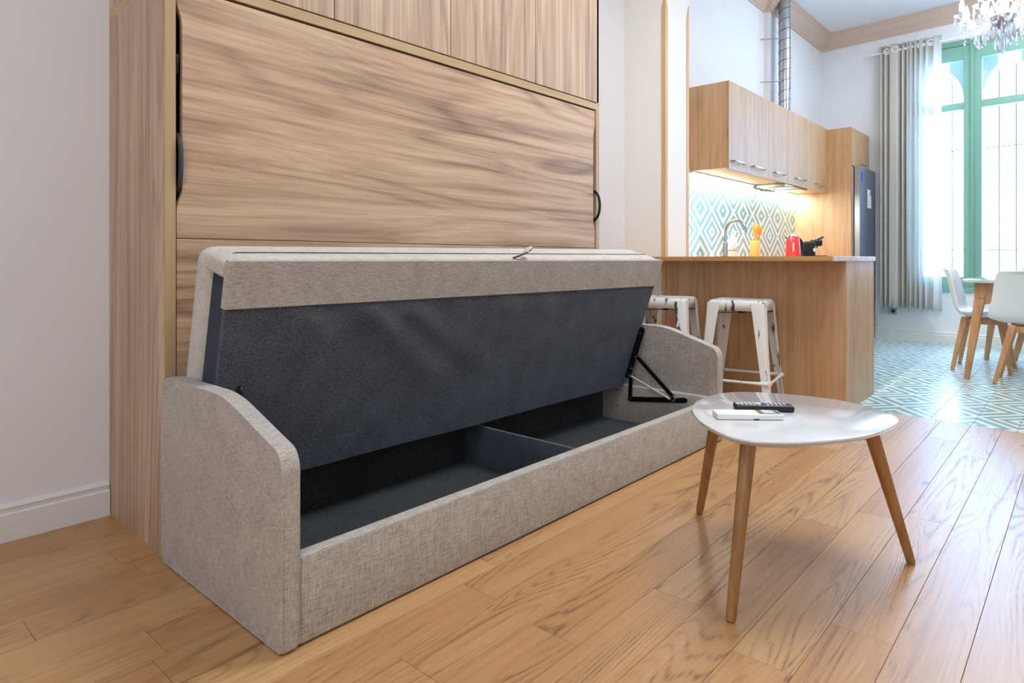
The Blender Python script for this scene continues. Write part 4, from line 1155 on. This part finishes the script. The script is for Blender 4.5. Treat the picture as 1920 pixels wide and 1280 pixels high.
# ------------------------------------------------------------------ dining set
dt = thing('dining_table', 'white dining table with tapered beech legs beside the window', 'table', (6.56, 0.30, 0))
TXa, TXb, TYa, TYb = 5.87, 7.25, -0.11, 0.715
obj('table_top', prism(new(), rpoly([(TXa, TYa), (TXb, TYa), (TXb, TYb), (TXa, TYb)], 0.06, 6), 'Z', 0.726, 0.748, 0.004, 2), 'gloss', dt)
obj('apron', prism(new(), rpoly([(TXa + .1, TYa + .1), (TXb - .1, TYa + .1), (TXb - .1, TYb - .1), (TXa + .1, TYb - .1)], 0.02, 3), 'Z', 0.672, 0.7255), 'beech', dt)
for (sx, sy) in ((0, 1), (1, 1), (0, 0), (1, 0)):
    fx_, fy_ = (5.925 if sx == 0 else 7.19), (0.69 if sy else -0.085)
    tx_, ty_ = (5.99 if sx == 0 else 7.13), (0.615 if sy else -0.01)
    bm = beam(new(), (fx_, fy_, 0), (tx_, ty_, 0.60), 0.036, 0.066, ref=(0, 1, 0), bev=0.006)
    beam(bm, (tx_, ty_, 0.60), (tx_ + (0.012 if sx == 0 else -0.012), ty_ + (-.012 if sy else .012), 0.725), 0.066, 0.085, ref=(0, 1, 0), bev=0.006)
    l_ = obj('leg', bm, 'beech', dt, smooth=40)
    dy = -1 if sy else 1
    pr = [(ty_, 0.725), (ty_, 0.60)] + [(ty_ + dy * (0.02 + 0.11 * math.sin(a) ** 1.0), 0.56 + 0.12 * (1 - math.cos(a))) for a in [PI / 2 * k / 6 for k in range(7)]] + [(ty_ + dy * 0.15, 0.725)]
    obj('bracket', prism(new(), pr, 'X', tx_ - 0.022, tx_ + 0.022, 0.002, 1), 'beech', l_)

def shell_bm():
    """one-piece moulded chair shell; +y is the direction the sitter faces"""
    bm = new(); NU, NV = 16, 22
    prof = [(0.235, 0.437, 0.215), (0.20, 0.452, 0.235), (0.10, 0.446, 0.248), (0.0, 0.440, 0.255), (-0.10, 0.446, 0.255), (-0.155, 0.468, 0.252), (-0.185, 0.52, 0.242), (-0.205, 0.60, 0.222), (-0.225, 0.70, 0.212), (-0.245, 0.78, 0.196), (-0.262, 0.815, 0.175), (-0.285, 0.822, 0.150)]
    def at(v):
        x = v * (len(prof) - 1); i = min(int(x), len(prof) - 2); f = x - i
        P = [Vector(prof[max(0, min(len(prof) - 1, i + q))]) for q in (-1, 0, 1, 2)]
        return 0.5 * ((2 * P[1]) + (P[2] - P[0]) * f + (2 * P[0] - 5 * P[1] + 4 * P[2] - P[3]) * f * f + (3 * P[1] - P[0] - 3 * P[2] + P[3]) * f ** 3)
    G = []
    for j in range(NV + 1):
        v = j / NV; y, z, w = at(v); row = []
        for i in range(NU + 1):
            s_ = -1 + 2 * i / NU
            up = abs(s_) ** 3 * (0.045 * (1 - min(1, max(0, (v - 0.3) / 0.4))) + 0.0)
            fw = abs(s_) ** 2.5 * 0.055 * min(1, max(0, (v - 0.35) / 0.25))
            row.append(bm.verts.new((s_ * w, y + fw, z + up)))
        G.append(row)
    for a, b in zip(G, G[1:]):
        for i in range(NU): bm.faces.new([a[i], a[i + 1], b[i + 1], b[i]])
    return bm
def make_chair():
    t = thing('dining_chair', 'x', 'chair', (0, 0, 0), 'white shell chairs around the dining table')
    s_ = obj('shell', shell_bm(), 'shell', t, smooth=80)
    so_ = s_.modifiers.new('thickness', 'SOLIDIFY'); so_.thickness = 0.014
    sb_ = s_.modifiers.new('round', 'SUBSURF'); sb_.levels = 1; sb_.render_levels = 1
    cb_ = rounded(new(), lambda u, v, w: Vector((u, v, w)), -0.18, 0.18, -0.15, 0.19, 0.452, 0.482, 0.05, 0.05, 0.012)
    obj('seat_pad', cb_, 'shell', t, smooth=60)
    for sx in (-1, 1):
        for sy in (-1, 1):
            obj('leg', beam(new(), (sx * 0.205, sy * 0.19, 0), (sx * 0.105, sy * 0.115, 0.425), 0.028, 0.046, ref=(0, 1, 0), bev=0.005), 'beech', t)
    for sy in (-1, 1):
        obj('rail', beam(new(), (-0.11, sy * 0.118, 0.395), (0.11, sy * 0.118, 0.395), 0.026, 0.026, h0=0.045, h1=0.045, bev=0.004), 'beech', t)
    for sx in (-1, 1):
        obj('rail', beam(new(), (sx * 0.108, -0.11, 0.395), (sx * 0.108, 0.11, 0.395), 0.024, 0.024, h0=0.042, h1=0.042, bev=0.004), 'beech', t)
    return t
ch0 = make_chair()
for i, (x, y, rz, lab) in enumerate(((6.005, 0.305, -PI / 2, 'white shell dining chair seen from behind at the near table end'), (6.545, 0.645, PI, 'white shell dining chair seen side-on, tucked under the long table edge'), (7.10, 0.285, PI / 2, 'white shell dining chair barely showing beyond the far table end'))):
    o = ch0 if i == 0 else copy_tree(ch0)
    o.location = (x, y, 0); o.rotation_euler = (0, 0, rz); o['label'] = lab

# ------------------------------------------------------------------ chandelier
CH = Vector((6.22, 0.495, 2.70))
cdl = thing('chandelier', 'ornate clear crystal chandelier with candle bulbs hanging over the dining table', 'chandelier', tuple(CH))
obj('stem', lathe(new(), [(0, 0.86), (0.012, 0.86), (0.012, 0.50), (0.03, 0.47), (0.04, 0.43), (0.022, 0.39), (0.018, 0.34), (0.045, 0.30), (0.055, 0.26), (0.03, 0.22), (0.02, 0.16), (0.035, 0.12), (0.05, 0.08), (0.02, 0.05), (0, 0.05)], tuple(CH), 16), 'crystal', cdl, smooth=50)
obj('bowl', lathe(new(), [(0.0, 0.07), (0.085, 0.065), (0.088, 0.05), (0.075, 0.02), (0.045, -0.02), (0.012, -0.035), (0.008, -0.06), (0, -0.065)], tuple(CH), 20), 'steel', cdl, smooth=50)
obj('canopy', lathe(new(), [(0, 0.861), (0.06, 0.859), (0.05, 0.83), (0.014, 0.81), (0, 0.81)], tuple(CH), 18), 'steel', cdl)
drop_me = None; bead_me = None
def drop(pos, h, parent, r=0.011):
    global drop_me
    if drop_me is None:
        bm = lathe(new(), [(0, 0), (0.35, -0.08), (1.0, -0.62), (0.75, -0.8), (0, -1.0)], (0, 0, 0), 6)
        o = obj('crystal_drop', bm, 'crystal', None, smooth=0); drop_me = o.data; bpy.data.objects.remove(o)
    o = bpy.data.objects.new('crystal_drop', drop_me); COL.objects.link(o); o.parent = parent
    o.location = Vector(pos) - org(parent); o.scale = (r, r, h); o.rotation_euler = (0, 0, random.uniform(0, 3))
    return o
NA = 8
for k in range(NA):
    a = 2 * PI * k / NA + 0.35
    d_ = Vector((math.cos(a), math.sin(a), 0))
    P = []
    for (r, z) in ((0.03, 0.06), (0.09, 0.0), (0.15, -0.01), (0.205, 0.03), (0.245, 0.075), (0.265, 0.09)): P.append(CH + d_ * r + Vector((0, 0, z)))
    ar = obj('arm', tube(new(), P, [0.012, 0.013, 0.013, 0.012, 0.011, 0.011], 8), 'crystal', cdl, smooth=60)
    e = CH + d_ * 0.265
    obj('drip_dish', lathe(new(), [(0, 0.088), (0.02, 0.088), (0.052, 0.108), (0.055, 0.112), (0.02, 0.096), (0, 0.096)], tuple(e), 14), 'crystal', ar, smooth=60)
    obj('candle_sleeve', lathe(new(), [(0, 0.096), (0.012, 0.096), (0.012, 0.135), (0, 0.135)], tuple(e), 12), 'steel', ar)
    obj('candle_bulb', lathe(new(), [(0, 0.135), (0.014, 0.14), (0.020, 0.165), (0.016, 0.20), (0.006, 0.235), (0, 0.245)], tuple(e), 12), 'bulb', ar, smooth=60)
    for q in range(6):
        b = 2 * PI * q / 6 + 0.2
        drop(e + Vector((0.050 * math.cos(b), 0.050 * math.sin(b), 0.106)), 0.085, cdl, 0.009)
    # upper scroll
    S_ = []
    for q in range(12):
        tt = q / 11; an = PI * 1.25 * tt
        S_.append(CH + d_ * (0.04 + 0.085 * math.sin(an) + 0.04 * tt) + Vector((0, 0, 0.10 + 0.20 * tt - 0.03 * math.cos(an * 2))))
    obj('scroll', tube(new(), S_, 0.007, 6), 'crystal', cdl, smooth=60)
    for q in range(3):
        r = 0.075 + 0.05 * q
        drop(CH + d_ * r + Vector((0, 0, -0.012 - 0.01 * q)), 0.11, cdl, 0.011)
    # bead swags to the next arm
    a2_ = a + 2 * PI / NA; e2 = CH + Vector((math.cos(a2_), math.sin(a2_), 0)) * 0.265
    sw = new()
    for q in range(1, 10):
        u = q / 10; p = e.lerp(e2, u) + Vector((0, 0, 0.10 - 0.20 * math.sin(PI * u)))
        bmesh.ops.create_icosphere(sw, subdivisions=1, radius=0.0085, matrix=Matrix.Translation(p))
    g_ = obj('bead_swag', sw, 'crystal', cdl, smooth=0); g_['kind'] = 'stuff'
for q in range(10):
    b = 2 * PI * q / 10
    drop(CH + Vector((0.075 * math.cos(b), 0.075 * math.sin(b), 0.02)), 0.15, cdl, 0.011)
for q in range(6):
    b = 2 * PI * q / 6
    drop(CH + Vector((0.03 * math.cos(b), 0.03 * math.sin(b), -0.05)), 0.16, cdl, 0.012)
drop(CH + Vector((0, 0, -0.06)), 0.20, cdl, 0.014)
light('chandelier_lamp', 'POINT', tuple(CH + Vector((0, 0, 0.30))), (0, 0, 0), 62, (0.82, 0.91, 1.0), shadow_soft_size=0.25)
